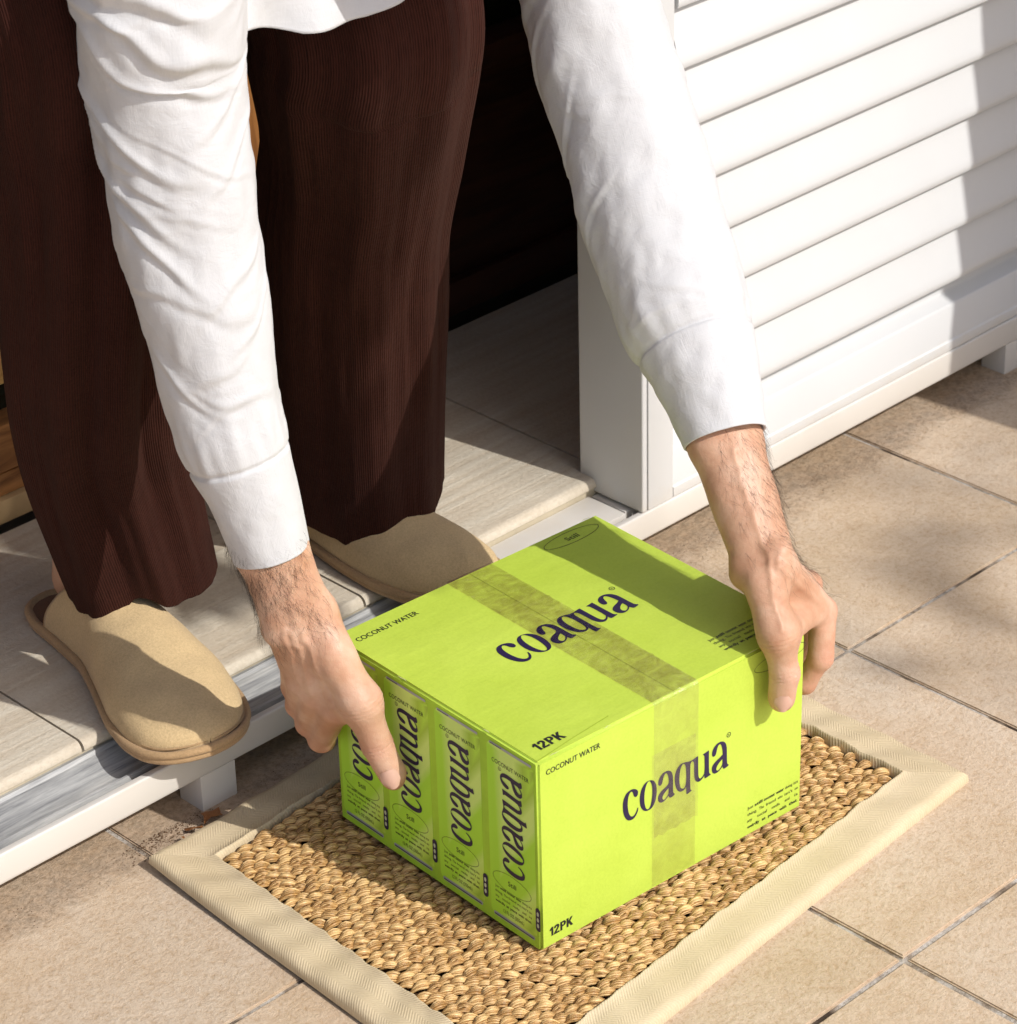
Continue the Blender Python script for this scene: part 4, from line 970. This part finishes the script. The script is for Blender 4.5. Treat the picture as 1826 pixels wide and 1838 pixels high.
def finish_hand(V, F, T, knk, pips, lines, view):
    V = relax(V, F, 1, .5); N = vnormals(V, F)
    V = crease(V, N, T[1], T[2], .96, 3, .0011, .0030); V = crease(V, N, T[1], T[2], .06, 3, .0007, .0034)
    for a, b in pips: V = crease(V, N, a, b, .98, 3, .0005)
    for a, b, am, wd, wob in lines:
        L_ = surf_line(V, N, a, b, view, 14, wob, int(am*1e5))
        if len(L_) > 2: V = ridges(V, N, [L_], am, wd)
    V = V + N*(vnoise(V, 95, 3)*.00045 + vnoise(V, 40, 4)*.0008)[:, None]
    fl = np.zeros(len(V))
    for p, r_ in knk: fl = np.maximum(fl, np.exp(-((V-A_(p))**2).sum(1)/(r_*r_)))
    return V, fl
V1, F1 = surface_nets(prR, (-.02, -.175, .068), (.165, .075, .415), .00135, .010)
V1, f1 = finish_hand(V1, F1, RT, [(p, .012) for p in Rm] + [(RT[2], .012), (RT[3], .014), ((.100, -.1275, .134), .014), ((.091, -.115, .108), .016)], [(Rm[0], (.0980, -.1275, .1350))],
    [(RW+A_((.004, 0, 0)), Rm[0]+A_((-.004, 0, .006)), .0012, .0026, 0), (RW+A_((.010, .004, 0)), Rm[1], .0010, .0024, 0), (RC+A_((-.004, -.006, 0)), RW+A_((-.003, 0, .002)), .0011, .0026, .0004), (RW+A_((-.004, 0, 0)), RT[1]+A_((0, 0, .006)), .0010, .0022, .0004)], (-.55, -.75, .45))
V2, F2 = surface_nets(prL, (-.285, .005, .068), (-.115, .200, .455), .00135, .010)
V2, f2 = finish_hand(V2, F2, LT, [(p, .012) for p in Lp] + [(LT[2], .013), (LT[3], .015)] + [(p, .009) for p in Lm], [(Lm[0], Lp[0])],
    [(LW+A_((.004, -.004, -.012)), Lm[0], .0013, .0028, 0), (LW+A_((-.001, 0, -.012)), Lm[1], .0012, .0026, 0), (LW+A_((-.006, .004, -.010)), Lm[2], .0010, .0024, 0), (LW+A_((-.002, 0, .035)), LW+A_((.002, 0, -.004)), .0007, .0024, .0006)], (-.70, -.55, .45))
# --- the rest of the body, mostly inside the clothes
SR_ = A_((.125, .235, .735)); SL_ = A_((-.225, .235, .760))
HR, HL = A_((.02, .60, .80)), A_((-.16, .62, .80)); KR, KL = A_((-.02, .23, .53)), A_((-.232, .268, .53)); AR, AL = A_((.060, .400, .15)), A_((-.178, .376, .150))
body = [(RE, .026, (.138, .140, .566), .031), ((.138, .140, .566), .031, SR_, .046), (LE, .026, (-.240, .158, .600), .031), ((-.240, .158, .600), .031, SL_, .046), (SR_, .06, SL_, .06), ((-.02, .27, .765), .085, (-.05, .45, .81), .09), ((-.09, .27, .77), .085, (-.08, .45, .81), .09), (HR, .11, HL, .11),
        ((-.05, .5, .81), .095, (-.07, .62, .81), .11), (HR, .075, KR, .042), (HL, .075, KL, .042), (KR, .042, AR, .032), (KL, .042, AL, .032),
        ((-.05, .18, .785), .055, (-.05, .12, .795), .052, .03), ((-.05, .055, .825), .082, (-.05, .035, .765), .068, .02), ((-.05, -.035, .745), .014, (-.05, -.053, .757), .010, .01),
        ((-.125, .06, .795), .012, (-.128, .065, .820), .014, .008), ((.025, .06, .795), .012, (.028, .065, .820), .014, .008)]
for ax_, x in ((AR, .0), (AL, -.034)):
    body += [(ax_+A_((0, .010, -.02)), .030, ax_+A_((0, .025, -.038)), .025), (ax_+A_((x*.2, -.004, -.036)), .021, ax_+A_((-.004+x*1.25, -.10, -.050)), .015, .01), (ax_+A_((-.004+x*1.15, -.09, -.054)), .015, ax_+A_((-.008+x*1.5, -.160, -.062)), .007, .01)]
V3, F3 = surface_nets(body, (-.34, -.11, .045), (.24, .78, .96), .007, .018)
V3 = relax(V3, F3, 2, .5)
VV = np.concatenate([V1, V2, V3]); FF = np.concatenate([F1, F2+len(V1), F3+len(V1)+len(V2)])
flush = np.concatenate([f1, f2, np.zeros(len(V3))])*.38
PO = A_((-.08, .38, SZ))
person = empty('person', tuple(PO)); tag(person, 'bending person in white shirt and brown trousers holding the green carton', 'person')
me = fastmesh('body', VV-PO, FF); me.materials.append(M['skin'])
at = me.attributes.new('flush', 'FLOAT', 'POINT'); at.data.foreach_set('value', flush.astype(np.float32))
body_o = bpy.data.objects.new('body', me); COL.objects.link(body_o); body_o.parent = person
def child(name, me, mat_, parent=person):
    o = link(name, me, mat_, parent); return o
# nails
def nail(cn, up, nrm, wd, ln):
    cn, up, nrm = Vector(cn), Vector(up).normalized(), Vector(nrm).normalized()
    nrm = (nrm - up*nrm.dot(up)).normalized(); sd = up.cross(nrm); V = []; n = 9; m_ = 9
    for i in range(n):
        for j in range(m_):
            s, t = i/(n-1)*2-1, j/(m_-1)*2-1
            k = 1 - .12*max(0, t) - .30*max(0, -t)**3                # rounded at both ends
            e = math.sqrt(max(0, 1-.55*abs(s)**3))
            V.append(tuple(cn - Vector(PO) + sd*(s*wd*k) + up*(t*ln*e) + nrm*(-(s*s)*.0030 - (t*t)*.0006 + .0004)))
    me = fastmesh('nail', V, grid_faces(n, m_)); o = child('nail', me, M['nail'])
    return o
def thumb_nail(p_ip, p_tip, view, r_, wd, ln, back=.0):
    p_ip, p_tip = Vector([float(q) for q in p_ip]), Vector([float(q) for q in p_tip]); u = (p_ip-p_tip).normalized(); v = Vector(view); v = (v-u*v.dot(u)).normalized()
    nail(p_tip + u*back + v*r_, u, v, wd, ln)
thumb_nail(RT[2], RT[3], (-.58, -.74, .34), .0110, .0068, .0070, .0040)
thumb_nail(LT[2], LT[3], (-.74, -.60, .34), .0120, .0072, .0076, .0040)
# forearm hair
def hairs(V, F, p0, p1, view, n, seed, backs):
    rr = np.random.default_rng(seed); N = vnormals(V, F); ax_ = (p0-p1)/np.linalg.norm(p0-p1); t = (V-p1)@ax_/np.linalg.norm(p0-p1)
    facing = N@(A_(view)/np.linalg.norm(view)); wgt = np.clip(facing+.55, 0, 1)*np.where((t > -.35) & (t < 1.45), 1., 0)*np.where(t > 1, .5, 1)*(.35+.65*np.clip(vnoise(V, 60, seed)+.5, 0, 1))*np.clip((t+.3)/.7, .04, 1)
    ids = rr.choice(len(V), n, p=wgt/wgt.sum()); HV = []; HF = []
    for i in ids:
        p = V[i]; nn_ = N[i]; d = -ax_ + rr.normal(0, .26, 3) + A_(backs)*.4; d = d - nn_*(d@nn_); d /= np.linalg.norm(d)
        L_ = rr.uniform(.006, .0165); cur = rr.normal(0, .5); sd = np.cross(nn_, d); base = len(HV); m_ = 5; r0 = rr.uniform(.00005, .00009)
        for k in range(m_):
            s = k/(m_-1); c = p + d*(s*L_) + sd*(cur*s*s*L_) + nn_*(math.sin(s*1.9)*L_*.22)
            for q in range(3):
                a = q*2.094; HV.append(c + (sd*math.cos(a)+nn_*math.sin(a))*r0*(1-.75*s))
        for k in range(m_-1):
            for q in range(3): HF.append((base+k*3+q, base+k*3+(q+1) % 3, base+(k+1)*3+(q+1) % 3, base+(k+1)*3+q))
    return A_(HV), A_(HF)
h1, g1 = hairs(V1, F1, RC, RW, (.75, -.5, .2), 1200, 5, (.6, 0, 0))
h2, g2 = hairs(V2, F2, LC, LW, (-1, .15, .1), 1200, 6, (0, -.4, 0))
me = fastmesh('arm_hair', np.concatenate([h1, h2])-PO, np.concatenate([g1, g2+len(h1)]), smooth=False)
o = child('arm_hair', me, M['hair']); tag(o, kind='stuff')
# hair of the head
Vh, Fh = surface_nets([((-.05, .060, .845), .100, (-.05, .095, .820), .094)], (-.18, -.07, .69), (.08, .22, .97), .006, .01, post=lambda D, G: np.maximum(D, -(G[..., 1]*.8+G[..., 2]-.833)*.78) + .006*vnoise(G*A_((1, .5, 1)), 70, 9).astype(np.float32))
child('hair', fastmesh('hair', Vh-PO, Fh), M['hair'])

# ------------------------------------------------------------------ clothes
def tube_cloth(ctrl, nu, nv, disp, flat_=None, cap0=False, uvscale=1.0, thick=None, up=(0, 0, 1), ell=None):
    """ctrl rows (x,y,z,r); rings perpendicular to the centre line; disp(s,theta,P,N)->offset along the radius"""
    C = catmull(ctrl, nv); P = C[:, :3]; r = C[:, 3]
    T = np.gradient(P, axis=0); T /= np.linalg.norm(T, axis=1)[:, None]
    ref = A_((1., 0, 0)); U = ref - T*(T@ref)[:, None]; U /= np.linalg.norm(U, axis=1)[:, None]; W = np.cross(T, U)
    th = np.linspace(0, 2*np.pi, nu+1); arc = np.concatenate([[0], np.cumsum(np.linalg.norm(np.diff(P, axis=0), axis=1))])
    s = arc/arc[-1]; TH, SS = np.meshgrid(th, s, indexing='ij')
    Nn = np.cos(TH)[..., None]*U + np.sin(TH)[..., None]*W
    e = 1.0 if ell is None else ell(TH, SS)
    R0 = r[None, :]*e; X = P[None] + Nn*R0[..., None]
    R1 = R0 + disp(SS, TH, X, arc[None, :]*np.ones_like(TH), r[None, :])
    X = P[None] + Nn*R1[..., None]
    return X, TH, SS, arc, P, T
def grid_obj(name, X, mat_, parent, uv=None, thick=.0012):
    nu, nv = X.shape[:2]; me = fastmesh(name, X.reshape(-1, 3)-PO, grid_faces(nu, nv), uv=None if uv is None else uv.reshape(-1, 2))
    o = child(name, me, mat_, parent)
    return o
def with_lining(X, th=.0012, close_end=True):
    """fold the far end of the grid back inside so that the hem has a thickness"""
    dv = X[:, -1] - X[:, -2]; ctr = X[:, -1].mean(0); inw = ctr - X[:, -1]; inw /= np.linalg.norm(inw, axis=1)[:, None]
    rows = [X]
    last = X[:, -1]; dirv = dv/np.maximum(1e-9, np.linalg.norm(dv, axis=1))[:, None]
    rows.append((last + inw*th*.3 + dirv*th*.5)[:, None]); rows.append((last + inw*th + dirv*th*.3)[:, None])
    for k in (2, 5, 9, 14): rows.append((X[:, -k] + inw*th*(1.2+.1*k))[:, None])
    return np.concatenate(rows, 1)
def folds(SS, TH, lst):
    """each fold: (s0, theta0, width_s, width_theta, amplitude, slant)"""
    d = 0
    for s0, t0, ws, wt, am, sl_ in lst:
        dt = (TH - t0 + np.pi) % (2*np.pi) - np.pi
        a = (SS - s0 - sl_*dt - .030*np.cos(TH-2.1) - .006*np.sin(TH*5+s0*90))/(ws*.78)
        d = d + am*.8*(np.exp(-a*a) - .6*np.exp(-((a-1.5)/1.1)**2))*np.exp(-(dt/wt)**2)
    return d
def sleeve(ctrl, seed, s_cuff, extra, rnd_amp=1.0):
    rr = np.random.default_rng(seed)
    lst = list(extra)
    for _ in range(46):
        lst.append((rr.uniform(.05, s_cuff-.05), rr.uniform(0, 6.28), rr.uniform(.005, .012), rr.uniform(.35, .9), rr.uniform(.0005, .0016)*rnd_amp, rr.uniform(-.07, .07)))
    def disp(SS, TH, X, arc, r):
        cf = np.clip((s_cuff-.008-SS)/.03, 0, 1)
        d = folds(SS, TH, lst)*cf
        d = d + .0024*vnoise(X, 16, seed)*cf + .0014*vnoise(X*A_((1, 1, .45)), 46, seed+1)*cf + .0009*vnoise(X*A_((1, 1, .5)), 105, seed+4) + .0010*rnd_amp*np.abs(vnoise(X*A_((1, 1, .5)), 30, seed+14))*cf + .0006*vnoise(X, 30, seed+7)
        d = d + .0045*(1-SS)**1.3*vnoise(np.stack([np.cos(TH), np.sin(TH), SS*7], -1), 1.6, seed+2)
        # gathered into the cuff
        g_ = np.exp(-((SS-s_cuff+.035)/.035)**2)*(SS < s_cuff)
        d = d + g_*(.0012 + .0008*np.sin(TH*13+seed)*np.sin(TH*5))
        d = d + np.where(SS > s_cuff, .0009, 0) - .0016*np.exp(-((SS-s_cuff+.0035)/.0035)**2)
        return d
    X, TH, SS, arc, P, T = tube_cloth(ctrl, 150, 420, disp)
    return X, TH, SS, arc
def trim(X, TH, tilt, amp):
    return X
Rs = [(.1500,.2350,.7350,.062),(.1450,.1655,.6229,.0515),(.1400,.1427,.5660,.0509),(.1350,.1190,.5197,.0512),(.1300,.0925,.4739,.0520),(.1200,.0601,.4202,.0530),(.1100,.0336,.3871,.0512),(.1020,.0097,.3618,.0470),(.0930,-.0129,.3411,.0405),(.0840,-.0331,.3198,.0345),(.0755,-.0510,.2995,.0300)]
Ls = [(-.2300,.2300,.7800,.066),(-.2430,.1700,.7100,.058),(-.2430,.1560,.6650,.0537),(-.2400,.1618,.6280,.0515),(-.2370,.1630,.5875,.0515),(-.2350,.1600,.5488,.0505),(-.2350,.1550,.5095,.0485),(-.2350,.1470,.4722,.0458),(-.2350,.1410,.4317,.0430),(-.2330,.1350,.3897,.0397),(-.2310,.1260,.3495,.0366),(-.2275,.1175,.3180,.0318),(-.2250,.1120,.2940,.0288),(-.2230,.1062,.2700,.0266)]
shirt_parts = []
def uv_of(TH, arc, r=.045): return np.stack([TH*r, arc[None, :]*np.ones_like(TH)], -1)
XR, THR, SSR, arcR = sleeve(Rs, 21, .865, [(.34, 3.4, .012, .6, .0020, .10), (.42, 3.6, .010, .5, .0020, .14), (.28, 3.1, .010, .6, .0016, .10), (.54, 3.5, .010, .5, .0018, .16), (.64, 3.2, .008, .5, .0014, .12), (.47, 1.0, .010, .5, .0012, -.08)], .5)
XL, THL, SSL, arcL = sleeve(Ls, 33, .865, [(.20, 2.5, .012, 1.1, .0060, -.03), (.24, 2.4, .010, 1.1, .0050, -.03), (.28, 2.6, .012, 1.1, .0045, -.035), (.37, 3.2, .014, .9, .0048, -.06), (.45, 3.3, .016, .8, .0050, -.07), (.52, 2.9, .014, .7, .0030, -.09), (.58, 1.5, .010, .6, .0022, .05), (.64, 1.3, .010, .6, .0020, .06), (.71, 2.9, .012, .6, .0020, -.06), (.34, 1.2, .012, .6, .0026, .05), (.41, 1.1, .010, .6, .0022, .06)])
shirt = empty('shirt'); shirt.parent = person
def sleeve_obj(X, TH, arc):
    Xl = with_lining(X, .0014); uv = uv_of(TH, arc); ex = np.repeat(uv[:, -1:], Xl.shape[1]-X.shape[1], 1); uv = np.concatenate([uv, ex], 1)
    grid_obj('sleeve', Xl, M['linen'], shirt, uv)
sleeve_obj(XR, THR, arcR); sleeve_obj(XL, THL, arcL)
# torso of the shirt, hanging forward and open below the belly
def torso():
    ctrl = [(-.055, .06+.10, .760, .060), (-.05, .20, .745, .120), (-.05, .27, .735, .150), (-.055, .35, .735, .158), (-.06, .43, .745, .160), (-.06, .52, .755, .165), (-.06, .60, .765, .168), (-.06, .64, .765, .172)]
    def disp(SS, TH, X, arc, r):
        d = .010*vnoise(X, 9, 5) + .005*vnoise(X, 22, 6) + .0015*vnoise(X, 60, 7)
        belly = np.clip(-np.sin(TH), 0, 1) if False else 0
        return d
    def ell(TH, SS): return 1.0
    X, TH, SS, arc, P, T = tube_cloth(ctrl, 150, 160, disp, ell=ell)
    # flatten top to bottom and let the front sag
    ctr = P[None]
    rel = X - ctr; rel[..., 2] *= np.where(rel[..., 2] > 0, .72, .88); X = ctr + rel
    low = np.clip(-(rel[..., 2])/.13, 0, 1); y = X[..., 1]
    X[..., 2] -= low**1.5*(.022*np.exp(-((y-.22)/.08)**2))
    return X, TH, arc
XT, THT, arcT = torso(); Xl = with_lining(XT, .0015); uv = uv_of(THT, arcT, .15); uv = np.concatenate([uv, np.repeat(uv[:, -1:], Xl.shape[1]-XT.shape[1], 1)], 1)
grid_obj('shirt_front', Xl, M['linen'], shirt, uv)
# hanging shirt tail seen between the arms
def shirt_hem():
    nu, nv = 90, 50; X = np.zeros((nu, nv, 3)); 
    for i in range(nu):
        s = i/(nu-1); x = -.205 + .285*s
        for j in range(nv):
            t = j/(nv-1)
            y = .135 + .01*s - .020*t + .010*math.sin(s*9+1)*t; zb = float(np.interp(x, [-.22, -.157, -.10, -.077, -.02, .03, .08], [.648, .630, .628, .632, .650, .675, .70])); z = .725 - (.725-zb)*t
            X[i, j] = (x + .004*math.sin(t*7+s*12), y + .006*math.sin(s*23)*t, z)
    N_ = vnoise(X, 30, 8)*.005 + vnoise(X, 12, 3)*.010; X[..., 1] += N_
    back = X[:, ::-1].copy(); back[..., 1] += .0016
    return np.concatenate([X, back], 1)
XH = shirt_hem(); uvh = XH[..., [0, 2]]
grid_obj('shirt_tail', XH, M['linen'], shirt, uvh)

# trousers
def trouser(ctrl, seed, extra, hemf, ell):
    rr = np.random.default_rng(seed); lst = []
    C = A_(ctrl)
    def disp(SS, TH, X, arc, r):
        fade = np.clip(SS*1.2, .15, 1)
        d = -.002
        for t0, wt, am, dr in extra:
            dt = (TH - t0 - dr*(SS-.5) + np.pi) % (2*np.pi) - np.pi
            d = d + am*np.exp(-(dt/wt)**2)*fade
        d = d + .0040*vnoise(np.stack([np.cos(TH)*1.6, np.sin(TH)*1.6, SS*2.2], -1), 1.5, seed)*fade + .0026*vnoise(np.stack([np.cos(TH)*4, np.sin(TH)*4, SS*3], -1), 1.3, seed+1) + .0008*vnoise(np.stack([np.cos(TH)*9, np.sin(TH)*9, SS*7], -1), 1.4, seed+2) + .0012*vnoise(np.stack([np.cos(TH)*9+SS*3, np.sin(TH)*9, SS*5], -1), 1.3, seed+3) + .0016*vnoise(np.stack([np.cos(TH)*5, np.sin(TH)*5+SS*4, SS*11], -1), 1.2, seed+8) + .0006*vnoise(np.stack([np.cos(TH)*30, np.sin(TH)*30, SS*16], -1), 1.3, seed+5)
        d = d*(1-.62*SS**4)
        return d
    X, TH, SS, arc, P, T = tube_cloth(ctrl, 190, 300, disp, ell=ell)
    # hem drape: vertices near the end are lowered by hemf(theta)
    k = np.clip((SS-.72)/.28, 0, 1)**1.6; X = X.copy(); X[..., 2] -= k*hemf(TH)
    return X, TH, arc
def g_(TH, t0, w_): 
    dt = (TH-t0+np.pi) % (2*np.pi) - np.pi; return np.exp(-(dt/w_)**2)
Rl = [(.02,.60,.84,.120),(.005,.42,.755,.112),(-.015,.27,.680,.095),(-.0283,.2050,.6020,.0850),(-.0200,.2120,.5531,.0840),(.0004,.2400,.4722,.0750),(.0135,.2700,.3914,.0730),(.0360,.3000,.2794,.0720),(.0560,.3250,.1800,.0690),(.0660,.3350,.1180,.0660)]
Ll = [(-.16,.62,.84,.120),(-.185,.46,.765,.112),(-.215,.32,.72,.095),(-.2420,.2500,.6490,.0780),(-.2320,.2600,.5600,.0730),(-.2290,.2700,.4760,.0680),(-.2190,.3000,.3558,.0640),(-.1960,.3300,.2615,.0625),(-.1760,.3400,.1888,.0610),(-.1610,.3450,.1330,.0590)]
XA, THA, arcA = trouser(Rl, 41, [(3.0, .22, .005, .3), (2.6, .16, -.006, .2), (2.25, .18, .006, -.2), (1.85, .16, -.006, -.2), (1.5, .2, .005, -.2), (1.15, .14, -.005, .1), (4.2, .4, .006, 0)],
                        lambda T_: .012*g_(T_, 1.9, .9) - .004*g_(T_, 3.3, .5) - .006*g_(T_, .6, .5), None)
XB, THB, arcB = trouser(Ll, 52, [(3.15, .25, .004, .3), (2.75, .16, -.006, .5), (2.45, .18, .008, .6), (2.1, .14, -.010, .6), (1.75, .16, .007, .5), (1.4, .14, -.008, .4), (1.0, .25, .010, .1), (5.2, .4, .006, 0)],
                        lambda T_: .028*g_(T_, 2.92, .30) - .020*g_(T_, 2.25, .32) + .004*g_(T_, 1.05, .45), None)
tro = empty('trousers'); tro.parent = person
for X, TH, arc in ((XA, THA, arcA), (XB, THB, arcB)):
    Xl = with_lining(X, .0018); uv = uv_of(TH, arc, .08); uv = np.concatenate([uv, np.repeat(uv[:, -1:], Xl.shape[1]-X.shape[1], 1)], 1)
    grid_obj('trouser_leg', Xl, M['crepe'], tro, uv)
Vs, Fs = surface_nets([((.02, .62, .83), .135, (-.16, .62, .83), .135), ((.0, .48, .77), .115, (-.17, .48, .775), .115)], (-.36, .30, .58), (.22, .82, 1.02), .009, .03)
child('trouser_seat', fastmesh('trouser_seat', relax(Vs, Fs, 2)-PO, Fs), M['crepe'], tro)

# slippers
def slipper(cx, cy, rz, flip, label, xs=1.0):
    root = empty('slipper'); root.parent = person; root.location = (cx-PO[0], cy-PO[1], SZ-PO[2]); root.rotation_euler.z = rz; root['label'] = label; root.scale.x = xs
    L_ = .283
    # outline stations: t along the foot from heel (0) to toe (1): (t, inner half width, outer half width)
    st = A_([(0, .0, .0), (.012, .014, .014), (.05, .0270, .0280), (.12, .0330, .0345), (.25, .0330, .0360), (.40, .0340, .0390), (.55, .0435, .0480), (.70, .0530, .0540), (.82, .0535, .0520), (.90, .0475, .0455), (.955, .0350, .0330), (.988, .0175, .0170), (1, 0, 0)])
    t = 1-(1+np.cos(np.linspace(0, np.pi, 90)))/2
    wi = np.interp(t, st[:, 0], st[:, 1]); wo = np.interp(t, st[:, 0], st[:, 2])
    k = np.ones(5)/5
    for _ in range(1): 
        wi[3:-3] = np.convolve(wi, k, 'same')[3:-3]; wo[3:-3] = np.convolve(wo, k, 'same')[3:-3]
    bend = .006*np.sin(t*np.pi*1.1)*(1)
    y = -t*L_
    left = np.stack([-wi*flip + bend*flip, y], 1); right = np.stack([wo*flip + bend*flip, y], 1)
    loop = np.concatenate([left, right[::-1][1:-1]]); n = len(loop)
    ctr = np.stack([np.zeros(n) + (loop[:, 0]*0 + np.interp(-loop[:, 1]/L_, t, bend*flip)), np.clip(loop[:, 1], -L_*.93, -L_*.07)], 1)
    def ring(off, z):
        d = loop-ctr; ln = np.linalg.norm(d, axis=1)[:, None]; p = loop + d/np.maximum(ln, 1e-6)*off
        return np.concatenate([p, np.full((n, 1), z)], 1)
    def zt(z): return z
    prof = [(-.0045, .0004), (-.0020, .0006), (-.0008, .0020), (-.0008, .0044), (-.0014, .0054), (.0000, .0062), (.0008, .0078), (.0006, .0098), (-.0008, .0112), (-.0026, .0117), (-.0044, .0112), (-.0058, .0100), (-.0070, .0090)]
    rings = [ring(o_, z) for o_, z in prof]
    lift = np.clip(-loop[:, 1]/L_-.80, 0, 1)**2*.12
    for r_ in rings: r_[:, 2] += lift
    V = np.concatenate(rings); m_ = len(rings); F = [(a*n+i, a*n+(i+1) % n, (a+1)*n+(i+1) % n, (a+1)*n+i) for a in range(m_-1) for i in range(n)]
    me = bpy.data.meshes.new('sole'); me.from_pydata([tuple(map(float, v)) for v in V], [], F + [tuple(range(n))[::-1]]); me.polygons.foreach_set('use_smooth', [True]*len(me.polygons))
    so_ = link('sole', me, M['rim'], root)
    p = ring(-.0066, .0092); p[:, 2] += lift; me = bpy.data.meshes.new('footbed'); me.from_pydata([tuple(map(float, v)) for v in p], [], [tuple(range(n))]); link('footbed', me, M['insole'], root)
    # upper: dome from rim to rim, opening cut on a slant
    nu, nv = 60, 70; V = []
    def hgt(tt): return np.interp(tt, [.0, .12, .25, .34, .45, .6, .75, .88, .96, 1.0], [.050, .060, .070, .072, .066, .054, .0440, .0380, .0350, .0340])
    for i in range(nu):
        th = i/(nu-1)*math.pi
        t0 = .165 + .170*math.sin(th)**1.3
        for j in range(nv):
            tt = t0 + (0.9985-t0)*(1-(1-j/(nv-1))**1.15) if True else 0
            a = np.interp(tt, t, left[:, 0]); b_ = np.interp(tt, t, right[:, 0]); c_ = (a+b_)/2; w_ = (b_-a)/2
            ins = 1-.0036/max(.0045, abs(w_)); q = -math.cos(th)
            zz = .0100 + (hgt(tt)-.0100)*(math.sin(th)**.72)*math.sqrt(max(0, 1-(max(0, tt-.74)/.262)**2.6))
            xx = c_ + w_*ins*(q if abs(q) < 1 else q)*(1-.05*math.sin(th)**2)
            yy = -L_*(.5+(tt-.5)*.970)
            V.append((xx, yy, zz + lift.max()*max(0, (tt-.8)/.2)**2))
    X = A_(V).reshape(nu, nv, 3)
    X[..., 2] += (.0016*vnoise(X, 28, 3) + .0008*vnoise(X, 70, 4))*np.sin(np.linspace(0, math.pi, nu))[:, None]
    X[..., 0] += .0008*vnoise(X, 40, 8)*np.sin(np.linspace(0, math.pi, nu))[:, None]
    # thickness at the opening
    inner = X.copy(); c0 = X.mean(0, keepdims=True); c0 = np.stack([c0[..., 0], c0[..., 1], np.full(c0[..., 0].shape, .016)], -1); dd = c0-inner; dd /= np.maximum(1e-6, np.linalg.norm(dd, axis=-1, keepdims=True)); inner = inner + dd*.0028
    X = np.concatenate([inner[:, 20::-1], X], 1)
    me = fastmesh('upper', X.reshape(-1, 3), grid_faces(*X.shape[:2])); up_ = link('upper', me, M['suede'], root)
    # stitch line along the rim
    pts = []
    for i in range(n):
        tt = -loop[i, 1]/L_
        if tt > .16: pts.append((i, tt))
    p = ring(-.0050, .0130); p[:, 2] += lift
    st_ = MB(); seq = [tuple(p[i]) for i, _ in pts]
    tube_into(st_, seq, [.0005]*len(seq), 4); st_.obj('stitching', M['rim'], root, smooth=True)
    return root
slipper(-.1830, .4470, R(-11), 1, 'slipper half lit and half in the arm shadow, toe over the rail')
slipper(.0520, .4650, R(1.5), -1, 'slipper mostly hidden behind the carton and the trouser hem', .90)
